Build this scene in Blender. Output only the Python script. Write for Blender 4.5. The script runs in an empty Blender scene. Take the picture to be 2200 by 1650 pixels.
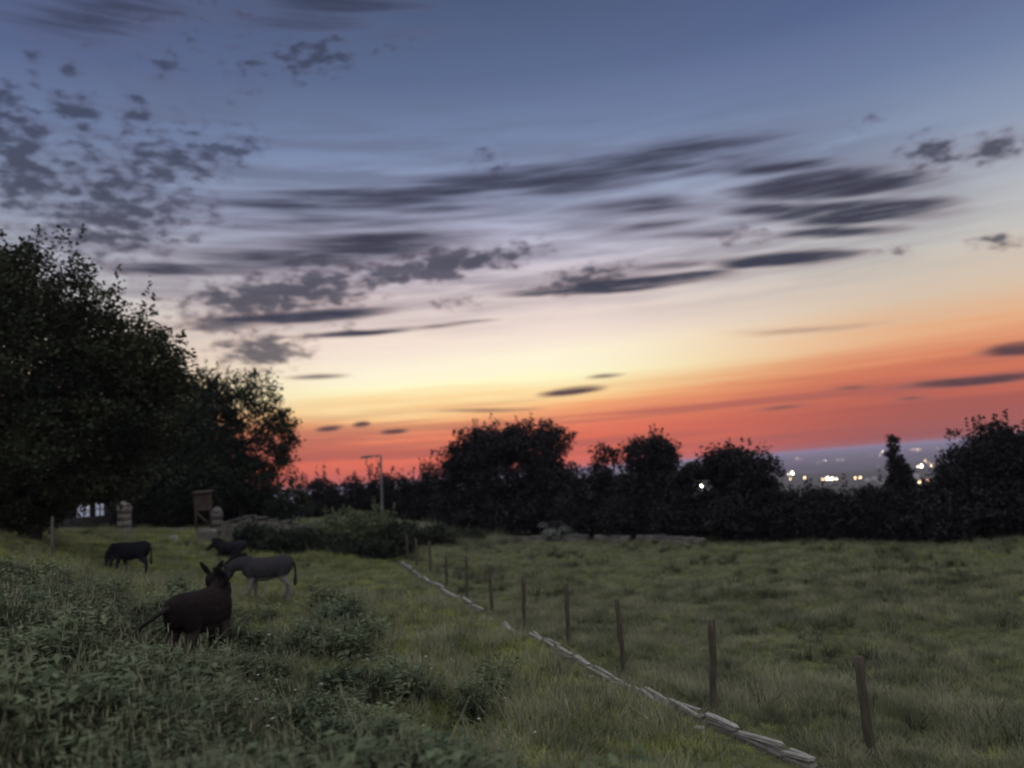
import bpy, math, random
import numpy as np
from mathutils import Matrix, Vector, noise as mnoise

random.seed(7); rng = np.random.default_rng(7)
sc = bpy.context.scene
col = sc.collection
R = math.radians

# ------------------------------------------------------------------ camera
EYE = 3.9                     # eye above the level field (z = 0)
FPX = 1655.0                  # focal length in units of a 2200 px wide frame
PITCH, ROLL = R(6.65), R(-4.35)
cam_d = bpy.data.cameras.new('camera'); cam = bpy.data.objects.new('camera', cam_d); col.objects.link(cam)
CM = Matrix.Rotation(R(90) + PITCH, 4, 'X') @ Matrix.Rotation(ROLL, 4, 'Z')
cam.matrix_world = Matrix.Translation((0, 0, EYE)) @ CM
cam_d.sensor_width = 36; cam_d.lens = 36 * FPX / 2200
cam_d.clip_start = 0.1; cam_d.clip_end = 60000
cam_d.dof.use_dof = True; cam_d.dof.focus_distance = 10.5
cam_d.dof.aperture_fstop = cam_d.lens / 1000 / 0.052
sc.camera = cam

# ------------------------------------------------------------------ render look
sc.render.engine = 'CYCLES'
sc.cycles.use_denoising = True
try: sc.cycles.denoiser = 'OPENIMAGEDENOISE'
except Exception: pass
sc.cycles.max_bounces = 6; sc.cycles.diffuse_bounces = 3; sc.cycles.glossy_bounces = 2
sc.cycles.transmission_bounces = 3; sc.cycles.volume_bounces = 1; sc.cycles.transparent_max_bounces = 8
sc.cycles.filter_width = 1.9
sc.view_settings.view_transform = 'Standard'; sc.view_settings.look = 'None'
sc.view_settings.gamma = 1; sc.view_settings.use_curve_mapping = False
sc.view_settings.exposure = 0.5

def ray(u, v):
    """world direction of a photograph pixel (2200 x 1650)"""
    return (CM.to_3x3() @ Vector(((u - 1100) / FPX, -(v - 825) / FPX, -1))).normalized()
def azel(u, v):
    d = ray(u, v)
    return math.degrees(math.atan2(d.x, d.y)), math.degrees(math.asin(d.z))
def lin(c):
    return tuple(((x / 255) / 12.92 if x / 255 < .04045 else ((x / 255 + .055) / 1.055) ** 2.4) for x in c)

# ------------------------------------------------------------------ world: dusk sky
SUN_AZ = azel(1000, 800)[0]
world = bpy.data.worlds.new('World'); sc.world = world; world.use_nodes = True
nt = world.node_tree; N = nt.nodes; L = nt.links
for n in list(N): N.remove(n)
def nd(t, **k):
    n = N.new(t)
    for a, b in k.items(): setattr(n, a, b)
    return n
def mth(op, a, b=None, c=None, clamp=False):
    n = nd('ShaderNodeMath', operation=op, use_clamp=clamp)
    for i, x in enumerate((a, b, c)):
        if x is None: continue
        if isinstance(x, (int, float)): n.inputs[i].default_value = x
        else: L.new(x, n.inputs[i])
    return n.outputs[0]
def mixc(f, a, b, blend='MIX'):
    n = nd('ShaderNodeMix', data_type='RGBA', blend_type=blend)
    for s, x in ((0, f), (6, a), (7, b)):
        if isinstance(x, (int, float)): n.inputs[s].default_value = x
        elif isinstance(x, tuple): n.inputs[s].default_value = (*x, 1)
        else: L.new(x, n.inputs[s])
    return n.outputs[2]
def smooth(x, lo, hi, a=0.0, b=1.0):
    n = nd('ShaderNodeMapRange', interpolation_type='SMOOTHSTEP')
    L.new(x, n.inputs[0])
    for i, k in enumerate((lo, hi, a, b)): n.inputs[1 + i].default_value = k
    return n.outputs[0]
def noise_tex(vec, scale, detail=3, rough=.5, loc=(0, 0, 0), sca=(1, 1, 1), rot=(0, 0, 0)):
    m = nd('ShaderNodeMapping'); m.inputs['Location'].default_value = loc; m.inputs['Scale'].default_value = sca; m.inputs['Rotation'].default_value = rot
    L.new(vec, m.inputs[0])
    t = nd('ShaderNodeTexNoise', noise_dimensions='2D'); t.inputs['Scale'].default_value = scale
    t.inputs['Detail'].default_value = detail; t.inputs['Roughness'].default_value = rough
    L.new(m.outputs[0], t.inputs['Vector'])
    return t.outputs[0]
tc = nd('ShaderNodeTexCoord')
sx = nd('ShaderNodeSeparateXYZ'); L.new(tc.outputs['Generated'], sx.inputs[0])
el = mth('MULTIPLY', mth('ARCSINE', sx.outputs[2]), 180 / math.pi)
az = mth('MULTIPLY', mth('ARCTAN2', sx.outputs[0], sx.outputs[1]), 180 / math.pi)
cv = nd('ShaderNodeCombineXYZ'); L.new(az, cv.inputs[0]); L.new(el, cv.inputs[1]); AE = cv.outputs[0]
band = noise_tex(AE, 1.0, 4, .55, sca=(.035, .55, 1), rot=(0, 0, R(-2.0)))
band2 = noise_tex(AE, 1.0, 4, .6, sca=(.03, 1.7, 1), rot=(0, 0, R(-2.6)), loc=(4, 8, 0))
el_w = mth('ADD', el, mth('MULTIPLY', smooth(el, 18, 8, .25, 1.0), mth('ADD', mth('MULTIPLY', mth('SUBTRACT', band, .5), 2.4), mth('MULTIPLY', mth('SUBTRACT', band2, .5), 1.5))))
def ramp(stops, lo, hi):
    f = nd('ShaderNodeMapRange'); L.new(el_w, f.inputs[0]); f.inputs[1].default_value = lo; f.inputs[2].default_value = hi
    r = nd('ShaderNodeValToRGB'); L.new(f.outputs[0], r.inputs[0]); cr = r.color_ramp; cr.interpolation = 'LINEAR'
    while len(cr.elements) > 1: cr.elements.remove(cr.elements[-1])
    for i, (e, c) in enumerate(stops):
        p = (e - lo) / (hi - lo)
        k = cr.elements[0] if i == 0 else cr.elements.new(p)
        k.position = p; k.color = (*lin(c), 1)
    return r.outputs[0]
core = ramp([(-2, (204, 96, 84)), (0, (220, 102, 84)), (2.3, (226, 114, 90)), (3.6, (234, 140, 104)), (4.7, (247, 178, 122)), (5.7, (254, 220, 160)), (6.9, (255, 250, 204)),
             (8.4, (255, 244, 216)), (10.2, (246, 226, 212)), (13, (226, 209, 208)), (16, (196, 191, 208)), (20, (155, 165, 192)), (24, (119, 135, 169)),
             (28.5, (91, 107, 142)), (34, (73, 88, 120)), (60, (62, 74, 106)), (90, (56, 68, 98))], -2, 90)
side = ramp([(-2, (140, 76, 76)), (0, (152, 84, 80)), (2.3, (174, 92, 82)), (4.0, (198, 106, 86)), (5.4, (218, 130, 96)), (7.2, (230, 174, 132)), (9.5, (216, 192, 168)),
             (12.5, (200, 196, 190)), (16, (176, 180, 190)), (20, (138, 152, 178)), (24, (110, 126, 160)),
             (28.5, (86, 101, 140)), (34, (74, 88, 124)), (60, (60, 73, 105)), (90, (56, 68, 98))], -2, 90)
daz = mth('ABSOLUTE', mth('SUBTRACT', az, SUN_AZ))
sky = mixc(smooth(daz, 5, 33), core, side)
back = mth('MULTIPLY', smooth(daz, 50, 150), smooth(el, 45, 12))           # the side of the sky away from the sunset is dull blue
sky = mixc(back, sky, lin((96, 102, 128)))

dusk = mth('MULTIPLY', smooth(noise_tex(AE, 1.0, 4, .6, sca=(.035, 1.2, 1), rot=(0, 0, R(-2.4)), loc=(1, 3, 0)), 0.40, .62), smooth(el, 6.8, 3.0))
sky = mixc(mth('MULTIPLY', dusk, .62), sky, lin((160, 92, 88)))
# clouds: soft ellipses (azimuth / elevation), torn by noise
def cloud_field(ells, warp_scale, warp_amt, wsca, seed):
    wn = nd('ShaderNodeTexNoise', noise_dimensions='2D'); wn.inputs['Scale'].default_value = warp_scale; wn.inputs['Detail'].default_value = 3
    m = nd('ShaderNodeMapping'); m.inputs['Scale'].default_value = wsca; m.inputs['Location'].default_value = (seed, seed * 2, seed)
    L.new(AE, m.inputs[0]); L.new(m.outputs[0], wn.inputs['Vector'])
    s = nd('ShaderNodeVectorMath', operation='SUBTRACT'); L.new(wn.outputs['Color'], s.inputs[0]); s.inputs[1].default_value = (.5, .5, .5)
    k = nd('ShaderNodeVectorMath', operation='MULTIPLY'); L.new(s.outputs[0], k.inputs[0]); k.inputs[1].default_value = (warp_amt[0], warp_amt[1], 0)
    a = nd('ShaderNodeVectorMath', operation='ADD'); L.new(AE, a.inputs[0]); L.new(k.outputs[0], a.inputs[1])
    acc = None
    for (u0, v0, u1, v1, half, w) in ells:
        a0, e0 = azel(u0, v0); a1, e1 = azel(u1, v1)
        mp = nd('ShaderNodeMapping', vector_type='TEXTURE')
        mp.inputs['Location'].default_value = ((a0 + a1) / 2, (e0 + e1) / 2, 0)
        mp.inputs['Rotation'].default_value = (0, 0, math.atan2(e1 - e0, a1 - a0))
        mp.inputs['Scale'].default_value = (math.hypot(a1 - a0, e1 - e0) / 2 * 1.12, half / FPX * 57.3 * 1.6, 1)
        L.new(a.outputs[0], mp.inputs[0])
        g = nd('ShaderNodeTexGradient', gradient_type='SPHERICAL'); L.new(mp.outputs[0], g.inputs[0])
        v = mth('MULTIPLY', g.outputs['Fac'], w)
        acc = v if acc is None else mth('MAXIMUM', acc, v)
    return acc
streaks = [  # ends in the photograph, half thickness in px, weight
    (300, 440, 1250, 372, 24, 1.0), (780, 408, 1450, 330, 24, 1.0), (1040, 372, 1760, 280, 26, 1.0), (240, 572, 1130, 498, 26, 1.15), (900, 415, 1350, 385, 18, .8), (1560, 398, 2060, 378, 26, 1.5),
    (360, 428, 1000, 398, 20, 1.0), (440, 432, 1300, 378, 26, 1.1), (820, 400, 1560, 345, 30, 1.15), (1150, 375, 1680, 335, 20, .9), (1240, 335, 1760, 285, 24, .95), (1330, 345, 1800, 318, 22, .7), (1500, 372, 1850, 345, 14, 1.25), (1640, 360, 1800, 348, 9, 1.2),
    (1540, 412, 2060, 380, 22, 1.9), (1700, 395, 1960, 378, 20, 1.3), (1520, 458, 1800, 445, 13, 1.5), (1560, 462, 2110, 438, 20, 2.0), (1180, 452, 1600, 428, 17, .8), (1280, 440, 1560, 428, 14, .8), (1200, 497, 1560, 468, 13, .9),
    (1380, 508, 1700, 498, 9, .9), (1640, 508, 1970, 487, 10, 1.3), (1500, 568, 1880, 540, 12, 1.9), (1360, 575, 1560, 563, 8, .8), (1150, 628, 1600, 582, 12, 2.0), (1040, 634, 1300, 620, 8, 1.1), (1300, 615, 1500, 600, 14, .8),
    (220, 565, 900, 520, 26, 1.1), (420, 530, 1120, 492, 22, 1.2), (560, 545, 1150, 505, 22, .9), (240, 545, 800, 552, 18, 1.0), (200, 580, 520, 572, 20, .9), (300, 470, 1000, 440, 30, .75), (700, 452, 1200, 425, 16, .9), (560, 480, 1150, 462, 14, .7),
    (340, 700, 900, 658, 11, 1.7), (360, 698, 640, 684, 13, 1.4), (600, 728, 960, 698, 7, 1.5), (800, 712, 1080, 688, 5, 1.0),
    (1150, 848, 1310, 832, 8, 1.5), (2080, 762, 2330, 735, 11, 1.8), (1880, 836, 2300, 798, 8, 1.4), (1600, 883, 1780, 866, 5, .9), (1900, 860, 2020, 852, 5, .9), (1780, 837, 1900, 828, 5, .9),
    (670, 924, 740, 916, 6, 1.2), (745, 912, 795, 909, 6, 1.6), (810, 931, 885, 926, 5, 1.4), (1240, 811, 1350, 802, 5, 1.0), (600, 814, 770, 806, 5, 1.0), (900, 884, 1200, 878, 5, .6), (1500, 720, 2000, 690, 9, .4),
    (420, 30, 1000, -30, 34, 1.0), (-100, 40, 500, -20, 50, .8), (650, 90, 1000, 60, 12, .5)]
puffs = [
    (280, 680, 900, 575, 50, 1.3), (640, 610, 1220, 522, 28, 1.5), (320, 640, 760, 620, 44, .9), (420, 765, 700, 745, 36, 1.25), (690, 705, 790, 700, 14, .7),
    (-60, 350, 150, 330, 100, 1.25), (-60, 470, 480, 370, 130, .82), (100, 380, 560, 310, 80, .86), (330, 350, 590, 300, 34, 1.0), (60, 245, 260, 235, 34, 1.05), (-60, 240, 90, 215, 40, .9), (240, 245, 330, 220, 34, .8),
    (120, 410, 215, 400, 26, 1.15), (-80, 500, 520, 440, 80, 1.0), (100, 480, 520, 430, 50, .95), (540, 125, 800, 110, 42, 1.05), (300, 150, 420, 145, 24, .95), (450, 140, 620, 130, 34, .62), (30, 140, 110, 130, 44, .7), (100, 150, 180, 140, 20, .7),
    (470, 205, 580, 195, 20, .6), (980, 345, 1110, 345, 40, .62), (1920, 350, 2080, 312, 36, 1.05), (2040, 325, 2240, 305, 26, 1.0), (1840, 550, 2010, 535, 16, .7), (2040, 525, 2240, 512, 14, .85),
    (1100, 625, 1400, 570, 24, 1.15), (1530, 520, 1680, 490, 22, .62), (900, 655, 1070, 640, 18, .6), (-100, 60, 700, -20, 80, .5), (640, 130, 1000, 70, 24, .5), (1800, 285, 1930, 245, 14, .5)]
fs = cloud_field(streaks, 1.0, (1.6, .30), (.12, .5, 1), 3.0)
fp = cloud_field(puffs, 1.0, (2.6, 1.3), (.30, .6, 1), 11.0)
sn = noise_tex(AE, 1.0, 5, .58, sca=(.055, 1.25, 1), rot=(0, 0, R(-3.5)))
pn = noise_tex(AE, 1.0, 5, .55, sca=(.72, 1.7, 1), loc=(3, 5, 0), rot=(0, 0, R(-6)))
fs = mth('POWER', mth('MINIMUM', fs, 1.25), .8)
As = smooth(mth('ADD', mth('MULTIPLY', fs, 1.0), mth('MULTIPLY', mth('SUBTRACT', sn, .5), 1.15)), .06, 1.08)
As = mth('MULTIPLY', As, smooth(fs, 0.0, .35))
Ap = smooth(mth('ADD', mth('MULTIPLY', fp, 1.0), mth('MULTIPLY', mth('SUBTRACT', pn, .5), 2.0)), .10, 1.05)
Ap = mth('MULTIPLY', Ap, smooth(fp, 0.0, .3))
wisp = mth('MULTIPLY', smooth(noise_tex(AE, 1.0, 5, .6, sca=(.05, .30, 1), loc=(9, 1, 0)), .56, .82), smooth(el, 9, 20))
cloud_dark = mixc(smooth(el_w, 3, 26), lin((88, 64, 70)), lin((60, 66, 88)))
cloud_dark = mixc(mth('MULTIPLY', smooth(el, 5, 10), smooth(el, 26, 14)), cloud_dark, lin((60, 61, 78)))
cloud_pink = mixc(smooth(el_w, 6, 26), lin((140, 104, 100)), lin((92, 96, 126)))
c1 = mixc(smooth(Ap, .2, .95), cloud_pink, cloud_dark)
veil = cloud_field([(-300, 600, 1500, 420, 260, 1.0), (700, 470, 2300, 380, 190, .9), (-300, 480, 900, 380, 230, .8), (300, 650, 1300, 560, 90, .9)], 1.0, (5, 1.5), (.06, .3, 1), 21.0)
veil = mth('MULTIPLY', smooth(veil, 0.0, .6), smooth(noise_tex(AE, 1.0, 4, .6, sca=(.07, .75, 1), loc=(2, 7, 0), rot=(0, 0, R(-3))), .30, .68))
sky = mixc(mth('MULTIPLY', mth('MULTIPLY', veil, smooth(el, 9.0, 14.5)), .62), sky, mixc(smooth(el, 8, 22), lin((138, 124, 130)), lin((98, 104, 128))))
sky = mixc(mth('MULTIPLY', wisp, .28), sky, cloud_pink)
sky = mixc(mth('MULTIPLY', Ap, .86), sky, c1)
sn2 = noise_tex(AE, 1.0, 6, .65, sca=(.16, 2.6, 1), rot=(0, 0, R(-4)), loc=(6, 2, 0))
As = mth('MULTIPLY', As, smooth(sn2, .22, .60, .68, 1.0))
sky = mixc(As, sky, mixc(smooth(As, .15, .85), cloud_pink, cloud_dark))
sky = mixc(smooth(el, 0, -3), sky, lin((52, 48, 58)))
nish = nd('ShaderNodeTexSky', sky_type='NISHITA', sun_disc=False)
nish.sun_elevation = R(-2.5); nish.sun_rotation = R(SUN_AZ); nish.altitude = 120; nish.dust_density = 2.0
bg1 = nd('ShaderNodeBackground'); bg1.inputs[1].default_value = 0.012; L.new(nish.outputs[0], bg1.inputs[0])
bg2 = nd('ShaderNodeBackground'); bg2.inputs[1].default_value = 0.707; L.new(sky, bg2.inputs[0])
ads = nd('ShaderNodeAddShader'); L.new(bg1.outputs[0], ads.inputs[0]); L.new(bg2.outputs[0], ads.inputs[1])
wo = nd('ShaderNodeOutputWorld'); L.new(ads.outputs[0], wo.inputs[0])
world.cycles.sampling_method = 'MANUAL'; world.cycles.sample_map_resolution = 512

# added soft fill after sunset, from above-behind the camera, to brighten ground and leaves
sl = bpy.data.lights.new('fill_light', 'SUN'); sl.energy = 1.5; sl.angle = R(150); sl.color = (1.0, .98, .93)
so = bpy.data.objects.new('fill_light', sl); col.objects.link(so)
so.rotation_euler = (R(28), 0, 0); so.location = (0, -5, 40)

# ------------------------------------------------------------------ helpers
def at(u, v, d):
    """world point on the ray of a photograph pixel at distance d along the view (y)"""
    r = ray(u, v); return Vector((0, 0, EYE)) + r * (d / r.y)
def px(d, n=1.0): return n * d / FPX                      # size of n photograph pixels at distance d
def mesh_np(name, V, F, mat=None, smooth=False, attrs=None):
    """V (n,3), F (m,k) numpy arrays -> mesh"""
    V = np.asarray(V, np.float32); F = np.asarray(F, np.int32); k = F.shape[1]
    me = bpy.data.meshes.new(name); me.vertices.add(len(V)); me.vertices.foreach_set('co', V.ravel())
    me.loops.add(F.size); me.loops.foreach_set('vertex_index', F.ravel())
    me.polygons.add(len(F)); me.polygons.foreach_set('loop_start', np.arange(len(F), dtype=np.int32) * k)
    me.polygons.foreach_set('loop_total', np.full(len(F), k, np.int32))
    if smooth: me.polygons.foreach_set('use_smooth', np.ones(len(F), bool))
    for a, arr in (attrs or {}).items():
        at_ = me.attributes.new(a, 'FLOAT', 'POINT'); at_.data.foreach_set('value', np.asarray(arr, np.float32))
    me.update(calc_edges=True)
    if mat: me.materials.append(mat)
    return me
def obj(name, me, parent=None, loc=None, rot=None):
    o = bpy.data.objects.new(name, me); col.objects.link(o)
    if parent is not None: o.parent = parent
    if loc is not None: o.location = loc
    if rot is not None: o.rotation_euler = rot
    return o
def empty(name, loc, label, cat, group=None, rz=0):
    o = obj(name, None, loc=loc); o.rotation_euler = (0, 0, rz); o.empty_display_size = .2
    return tag(o, label, cat, group)
def tag(o, label, cat, group=None):
    o['label'] = label; o['category'] = cat
    if group: o['group'] = group
    return o
class MB:
    """collects quads into one mesh"""
    def __init__(s): s.V = []; s.F = []; s.n = 0
    def add(s, V, F):
        s.V.append(np.asarray(V, float)); s.F.append(np.asarray(F, int) + s.n); s.n += len(V)
    def box(s, c, h, M=None, jit=0):
        P = np.array([(x, y, z) for x in (-1, 1) for y in (-1, 1) for z in (-1, 1)], float) * np.array(h)
        if jit: P += rng.normal(0, jit, P.shape)
        if M is not None: P = P @ np.array(M.to_3x3()).T
        s.add(P + np.array(c), [(0, 1, 3, 2), (4, 6, 7, 5), (0, 4, 5, 1), (2, 3, 7, 6), (0, 2, 6, 4), (1, 5, 7, 3)])
    def tube(s, pts, rad, n=8, cap=True, flat=None):
        pts = np.asarray(pts, float); rad = np.asarray(rad, float)
        if rad.ndim == 1: rad = np.stack([rad, rad], 1)
        ref = np.array((0.0, 1, 0)) if flat is None else np.asarray(flat, float)
        rings = []
        for i in range(len(pts)):
            t = pts[min(i + 1, len(pts) - 1)] - pts[max(i - 1, 0)]; t /= np.linalg.norm(t) + 1e-9
            a = ref - t * ref.dot(t)
            if np.linalg.norm(a) < 1e-3: a = np.array((1.0, 0, 0)) - t * t[0]
            a /= np.linalg.norm(a); b = np.cross(t, a)
            th = np.arange(n) * 2 * math.pi / n
            rings.append(pts[i] + np.cos(th)[:, None] * a * rad[i, 0] + np.sin(th)[:, None] * b * rad[i, 1])
        V = np.concatenate(rings); F = []
        for i in range(len(pts) - 1):
            for j in range(n):
                k = (j + 1) % n; F.append((i * n + j, i * n + k, (i + 1) * n + k, (i + 1) * n + j))
        if cap:
            m = len(V); V = np.concatenate([V, pts[:1], pts[-1:]])
            e = (len(pts) - 1) * n
            for j in range(0, n, 2):
                F.append((m, (j + 2) % n, (j + 1) % n, j)); F.append((m + 1, e + j, e + (j + 1) % n, e + (j + 2) % n))
        s.add(V, F)
    def mesh(s, name, mat, smooth=False):
        return mesh_np(name, np.concatenate(s.V), np.concatenate(s.F), mat, smooth)
    def build(s, name, mat, parent=None, smooth=False, loc=None):
        return obj(name, s.mesh(name, mat, smooth), parent, loc)

# ------------------------------------------------------------------ materials
def mat_new(name):
    m = bpy.data.materials.new(name); m.use_nodes = True; t = m.node_tree
    for n in list(t.nodes): t.nodes.remove(n)
    o = t.nodes.new('ShaderNodeOutputMaterial'); b = t.nodes.new('ShaderNodeBsdfPrincipled'); t.links.new(b.outputs[0], o.inputs[0])
    return m, t, b, o
def mat_noise(name, c1, c2, scale=6, rough=.85, bump=.0, coord='Object', detail=4, c3=None, stretch=(1, 1, 1)):
    m, t, b, o = mat_new(name)
    tcn = t.nodes.new('ShaderNodeTexCoord'); mp = t.nodes.new('ShaderNodeMapping'); mp.inputs['Scale'].default_value = stretch
    t.links.new(tcn.outputs[coord], mp.inputs[0])
    nz = t.nodes.new('ShaderNodeTexNoise'); nz.inputs['Scale'].default_value = scale; nz.inputs['Detail'].default_value = detail; t.links.new(mp.outputs[0], nz.inputs['Vector'])
    cr = t.nodes.new('ShaderNodeValToRGB'); cr.color_ramp.elements[0].position = .32; cr.color_ramp.elements[1].position = .68
    cr.color_ramp.elements[0].color = (*c1, 1); cr.color_ramp.elements[1].color = (*c2, 1)
    if c3: e = cr.color_ramp.elements.new(.8); e.color = (*c3, 1)
    t.links.new(nz.outputs[0], cr.inputs[0]); t.links.new(cr.outputs[0], b.inputs['Base Color'])
    b.inputs['Roughness'].default_value = rough; b.inputs['Specular IOR Level'].default_value = .25
    if bump:
        bp = t.nodes.new('ShaderNodeBump'); bp.inputs['Strength'].default_value = .8; bp.inputs['Distance'].default_value = bump
        t.links.new(nz.outputs[0], bp.inputs['Height']); t.links.new(bp.outputs[0], b.inputs['Normal'])
    return m
def mat_leaf(name, dark, light, trans=.25, patch=1.2):
    m, t, b, o = mat_new(name)
    a = t.nodes.new('ShaderNodeAttribute'); a.attribute_name = 'tone'
    g = t.nodes.new('ShaderNodeNewGeometry')
    nz = t.nodes.new('ShaderNodeTexNoise'); nz.inputs['Scale'].default_value = patch; nz.inputs['Detail'].default_value = 4; nz.inputs['Roughness'].default_value = .6; t.links.new(g.outputs['Position'], nz.inputs['Vector'])
    ad = t.nodes.new('ShaderNodeMath'); ad.operation = 'MULTIPLY_ADD'; ad.use_clamp = True
    t.links.new(a.outputs['Fac'], ad.inputs[0]); ad.inputs[1].default_value = .6
    sb = t.nodes.new('ShaderNodeMath'); sb.operation = 'MULTIPLY_ADD'; t.links.new(nz.outputs[0], sb.inputs[0]); sb.inputs[1].default_value = 2.4; sb.inputs[2].default_value = -1.0
    t.links.new(sb.outputs[0], ad.inputs[2])
    cr = t.nodes.new('ShaderNodeValToRGB'); cr.color_ramp.elements[0].color = (*dark, 1); cr.color_ramp.elements[1].color = (*light, 1); t.links.new(ad.outputs[0], cr.inputs[0])
    t.links.new(cr.outputs[0], b.inputs['Base Color']); b.inputs['Roughness'].default_value = .7; b.inputs['Specular IOR Level'].default_value = .15
    if trans:
        tr = t.nodes.new('ShaderNodeBsdfTranslucent'); t.links.new(cr.outputs[0], tr.inputs[0])
        mx = t.nodes.new('ShaderNodeMixShader'); mx.inputs[0].default_value = trans
        t.links.new(b.outputs[0], mx.inputs[1]); t.links.new(tr.outputs[0], mx.inputs[2]); t.links.new(mx.outputs[0], o.inputs[0])
    return m
def mat_emit(name, c, s):
    m, t, b, o = mat_new(name)
    b.inputs['Base Color'].default_value = (*c, 1); b.inputs['Emission Color'].default_value = (*c, 1); b.inputs['Emission Strength'].default_value = s
    return m
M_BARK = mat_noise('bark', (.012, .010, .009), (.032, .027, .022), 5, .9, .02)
M_POST = mat_noise('weathered_post', (.04, .032, .024), (.085, .07, .052), 7, .9, .006, stretch=(3, 3, .5))
M_STONE = mat_noise('pale_stone', (.13, .125, .11), (.42, .40, .37), 3.5, .9, .03, c3=(.22, .23, .15), coord='Generated')
M_STONE_M = mat_noise('mid_stone', (.055, .052, .05), (.13, .122, .115), 4, .9, .03)
M_STONE_D = mat_noise('dark_stone', (.08, .075, .07), (.2, .18, .16), 4, .9, .03)
M_ROAD = mat_noise('asphalt', (.07, .072, .08), (.12, .122, .13), 3, .75, .004, coord='Generated')
M_METAL = mat_noise('galvanised_pole', (.10, .10, .105), (.16, .16, .165), 8, .55)
M_PLANK = mat_noise('brown_planks', (.035, .026, .022), (.085, .062, .05), 4, .85, .004, stretch=(.5, 3, 6))
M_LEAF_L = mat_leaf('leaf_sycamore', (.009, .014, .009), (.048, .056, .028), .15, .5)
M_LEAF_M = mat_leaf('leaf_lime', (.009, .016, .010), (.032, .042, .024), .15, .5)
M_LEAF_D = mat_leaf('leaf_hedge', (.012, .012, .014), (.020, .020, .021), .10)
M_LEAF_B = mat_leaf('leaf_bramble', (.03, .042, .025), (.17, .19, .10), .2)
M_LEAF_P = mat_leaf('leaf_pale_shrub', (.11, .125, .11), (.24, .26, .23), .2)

# ------------------------------------------------------------------ terrain
CP = [(0, 1650, 6.5), (500, 1650, 7.5), (1100, 1650, 8.6), (2200, 1650, 9.2), (0, 1400, 10.5), (0, 1250, 16), (0, 1150, 25), (400, 1400, 13.6), (600, 1300, 22.5), (280, 1240, 26.5),
      (500, 1182, 36), (370, 1145, 41), (850, 1216, 34), (1875, 1648, 9.6), (1530, 1530, 11.4), (1340, 1448, 14.3), (1222, 1392, 16.5), (1125, 1350, 19.6), (1057, 1316, 22.3), (1002, 1292, 24.6),
      (960, 1262, 28), (1400, 1164, 38.4), (2100, 1170, 28.4), (1080, 1158, 47), (640, 1290, 21), (1000, 1650, 8.2)]
pts = [tuple(at(*c)) for c in CP]
pts += [(0, 0, 2.25), (-6, 0, 2.6), (6, 0, 1.2), (0, -30, 3.2), (-30, -10, 4.5), (30, -10, .2), (-26, 22, 3.9), (-34, 40, 3.4), (-10.7, 60, 1.3), (-22, 46, 2.3), (-40, 70, 1.0), (30, 20, .1), (14, 20, .15), (22, 12, .15),
        (-8, 41, 1.1), (-4.5, 46.5, .5), (-4.5, 42, .4), (5, 47, 0), (14, 40, -.2), (24, 30, 0), (0, 60, -.6), (20, 60, -1.5), (45, 40, -1.0), (0, 90, -4), (40, 90, -5), (-60, 10, 5), (60, 0, 0), (0, -90, 5), (-90, -40, 7), (90, -40, 0), (-60, 95, 0), (90, 60, -4)]
pts = np.array(pts)
def tps(r): return np.where(r > 1e-9, r * r * np.log(np.maximum(r, 1e-9)), 0)
n_ = len(pts); K = tps(np.linalg.norm(pts[:, None, :2] - pts[None, :, :2], axis=2)) + np.eye(n_) * 2.0
Pm = np.c_[np.ones(n_), pts[:, :2]]
W_ = np.linalg.solve(np.block([[K, Pm], [Pm.T, np.zeros((3, 3))]]), np.r_[pts[:, 2], 0, 0, 0])
FR = np.array([0, 110, 200, 400, 700, 1200, 2500, 5000, 9000, 13500, 19000.]); FZ = np.array([-3, -6, -13, -24, -32, -44, -62, -58, -26, 3.6, 5.0])
def hsh(x, y, s):
    return (np.sin(x / s + 1.3 * np.sin(y / s * .7 + 2)) + np.sin(y / s * 1.1 + 1.7 * np.sin(x / s * .6)))
def ground(x, y):
    x = np.asarray(x, float); y = np.asarray(y, float); sh = x.shape; x = x.ravel(); y = y.ravel()
    r = np.hypot(x, y); z = np.zeros_like(x); nearm = r < 125
    if nearm.any():
        q = np.c_[x[nearm], y[nearm]]; d = np.linalg.norm(q[:, None] - pts[None, :, :2], axis=2)
        z[nearm] = tps(d) @ W_[:n_] + W_[n_] + q @ W_[n_ + 1:]
        z[nearm] += .030 * hsh(q[:, 0], q[:, 1], .9) + .016 * hsh(q[:, 1] + 3, q[:, 0], .37)
    zf = np.interp(r, FR, FZ)
    zf += np.where(r > 300, hsh(x, y, 300) * np.clip((r - 300) / 1500, 0, 1) * 3 * np.clip((12500 - r) / 3000, 0, 1), 0)
    w = np.clip((r - 75) / 45, 0, 1); w = w * w * (3 - 2 * w)
    return (z * (1 - w) + zf * w).reshape(sh)
def gz(x, y): return float(ground(np.array([x]), np.array([y]))[0])
def hit(u, v, dmin=2.0, dmax=18000):
    """where the ray of a pixel meets the terrain"""
    r = ray(u, v); ds = np.geomspace(dmin, dmax, 2600); k = ds / r.y
    X, Y, Z = r.x * k, r.y * k, EYE + r.z * k
    b = np.nonzero(Z < ground(X, Y))[0]
    i = b[0] if len(b) else len(ds) - 1
    return Vector((X[i], Y[i], float(ground(X[i:i + 1], Y[i:i + 1])[0])))
rr = np.r_[0.0, np.geomspace(.5, 60, 230), np.geomspace(61, 19000, 150)]
th = np.r_[np.linspace(-50, 50, 401), np.linspace(50, 310, 131)[1:-1]] * math.pi / 180
GX = np.outer(rr, np.sin(th)); GY = np.outer(rr, np.cos(th)); GZ = ground(GX, GY)
nr, nth = len(rr), len(th)
idx = np.arange(nr * nth).reshape(nr, nth); jn = np.roll(np.arange(nth), -1)
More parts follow.
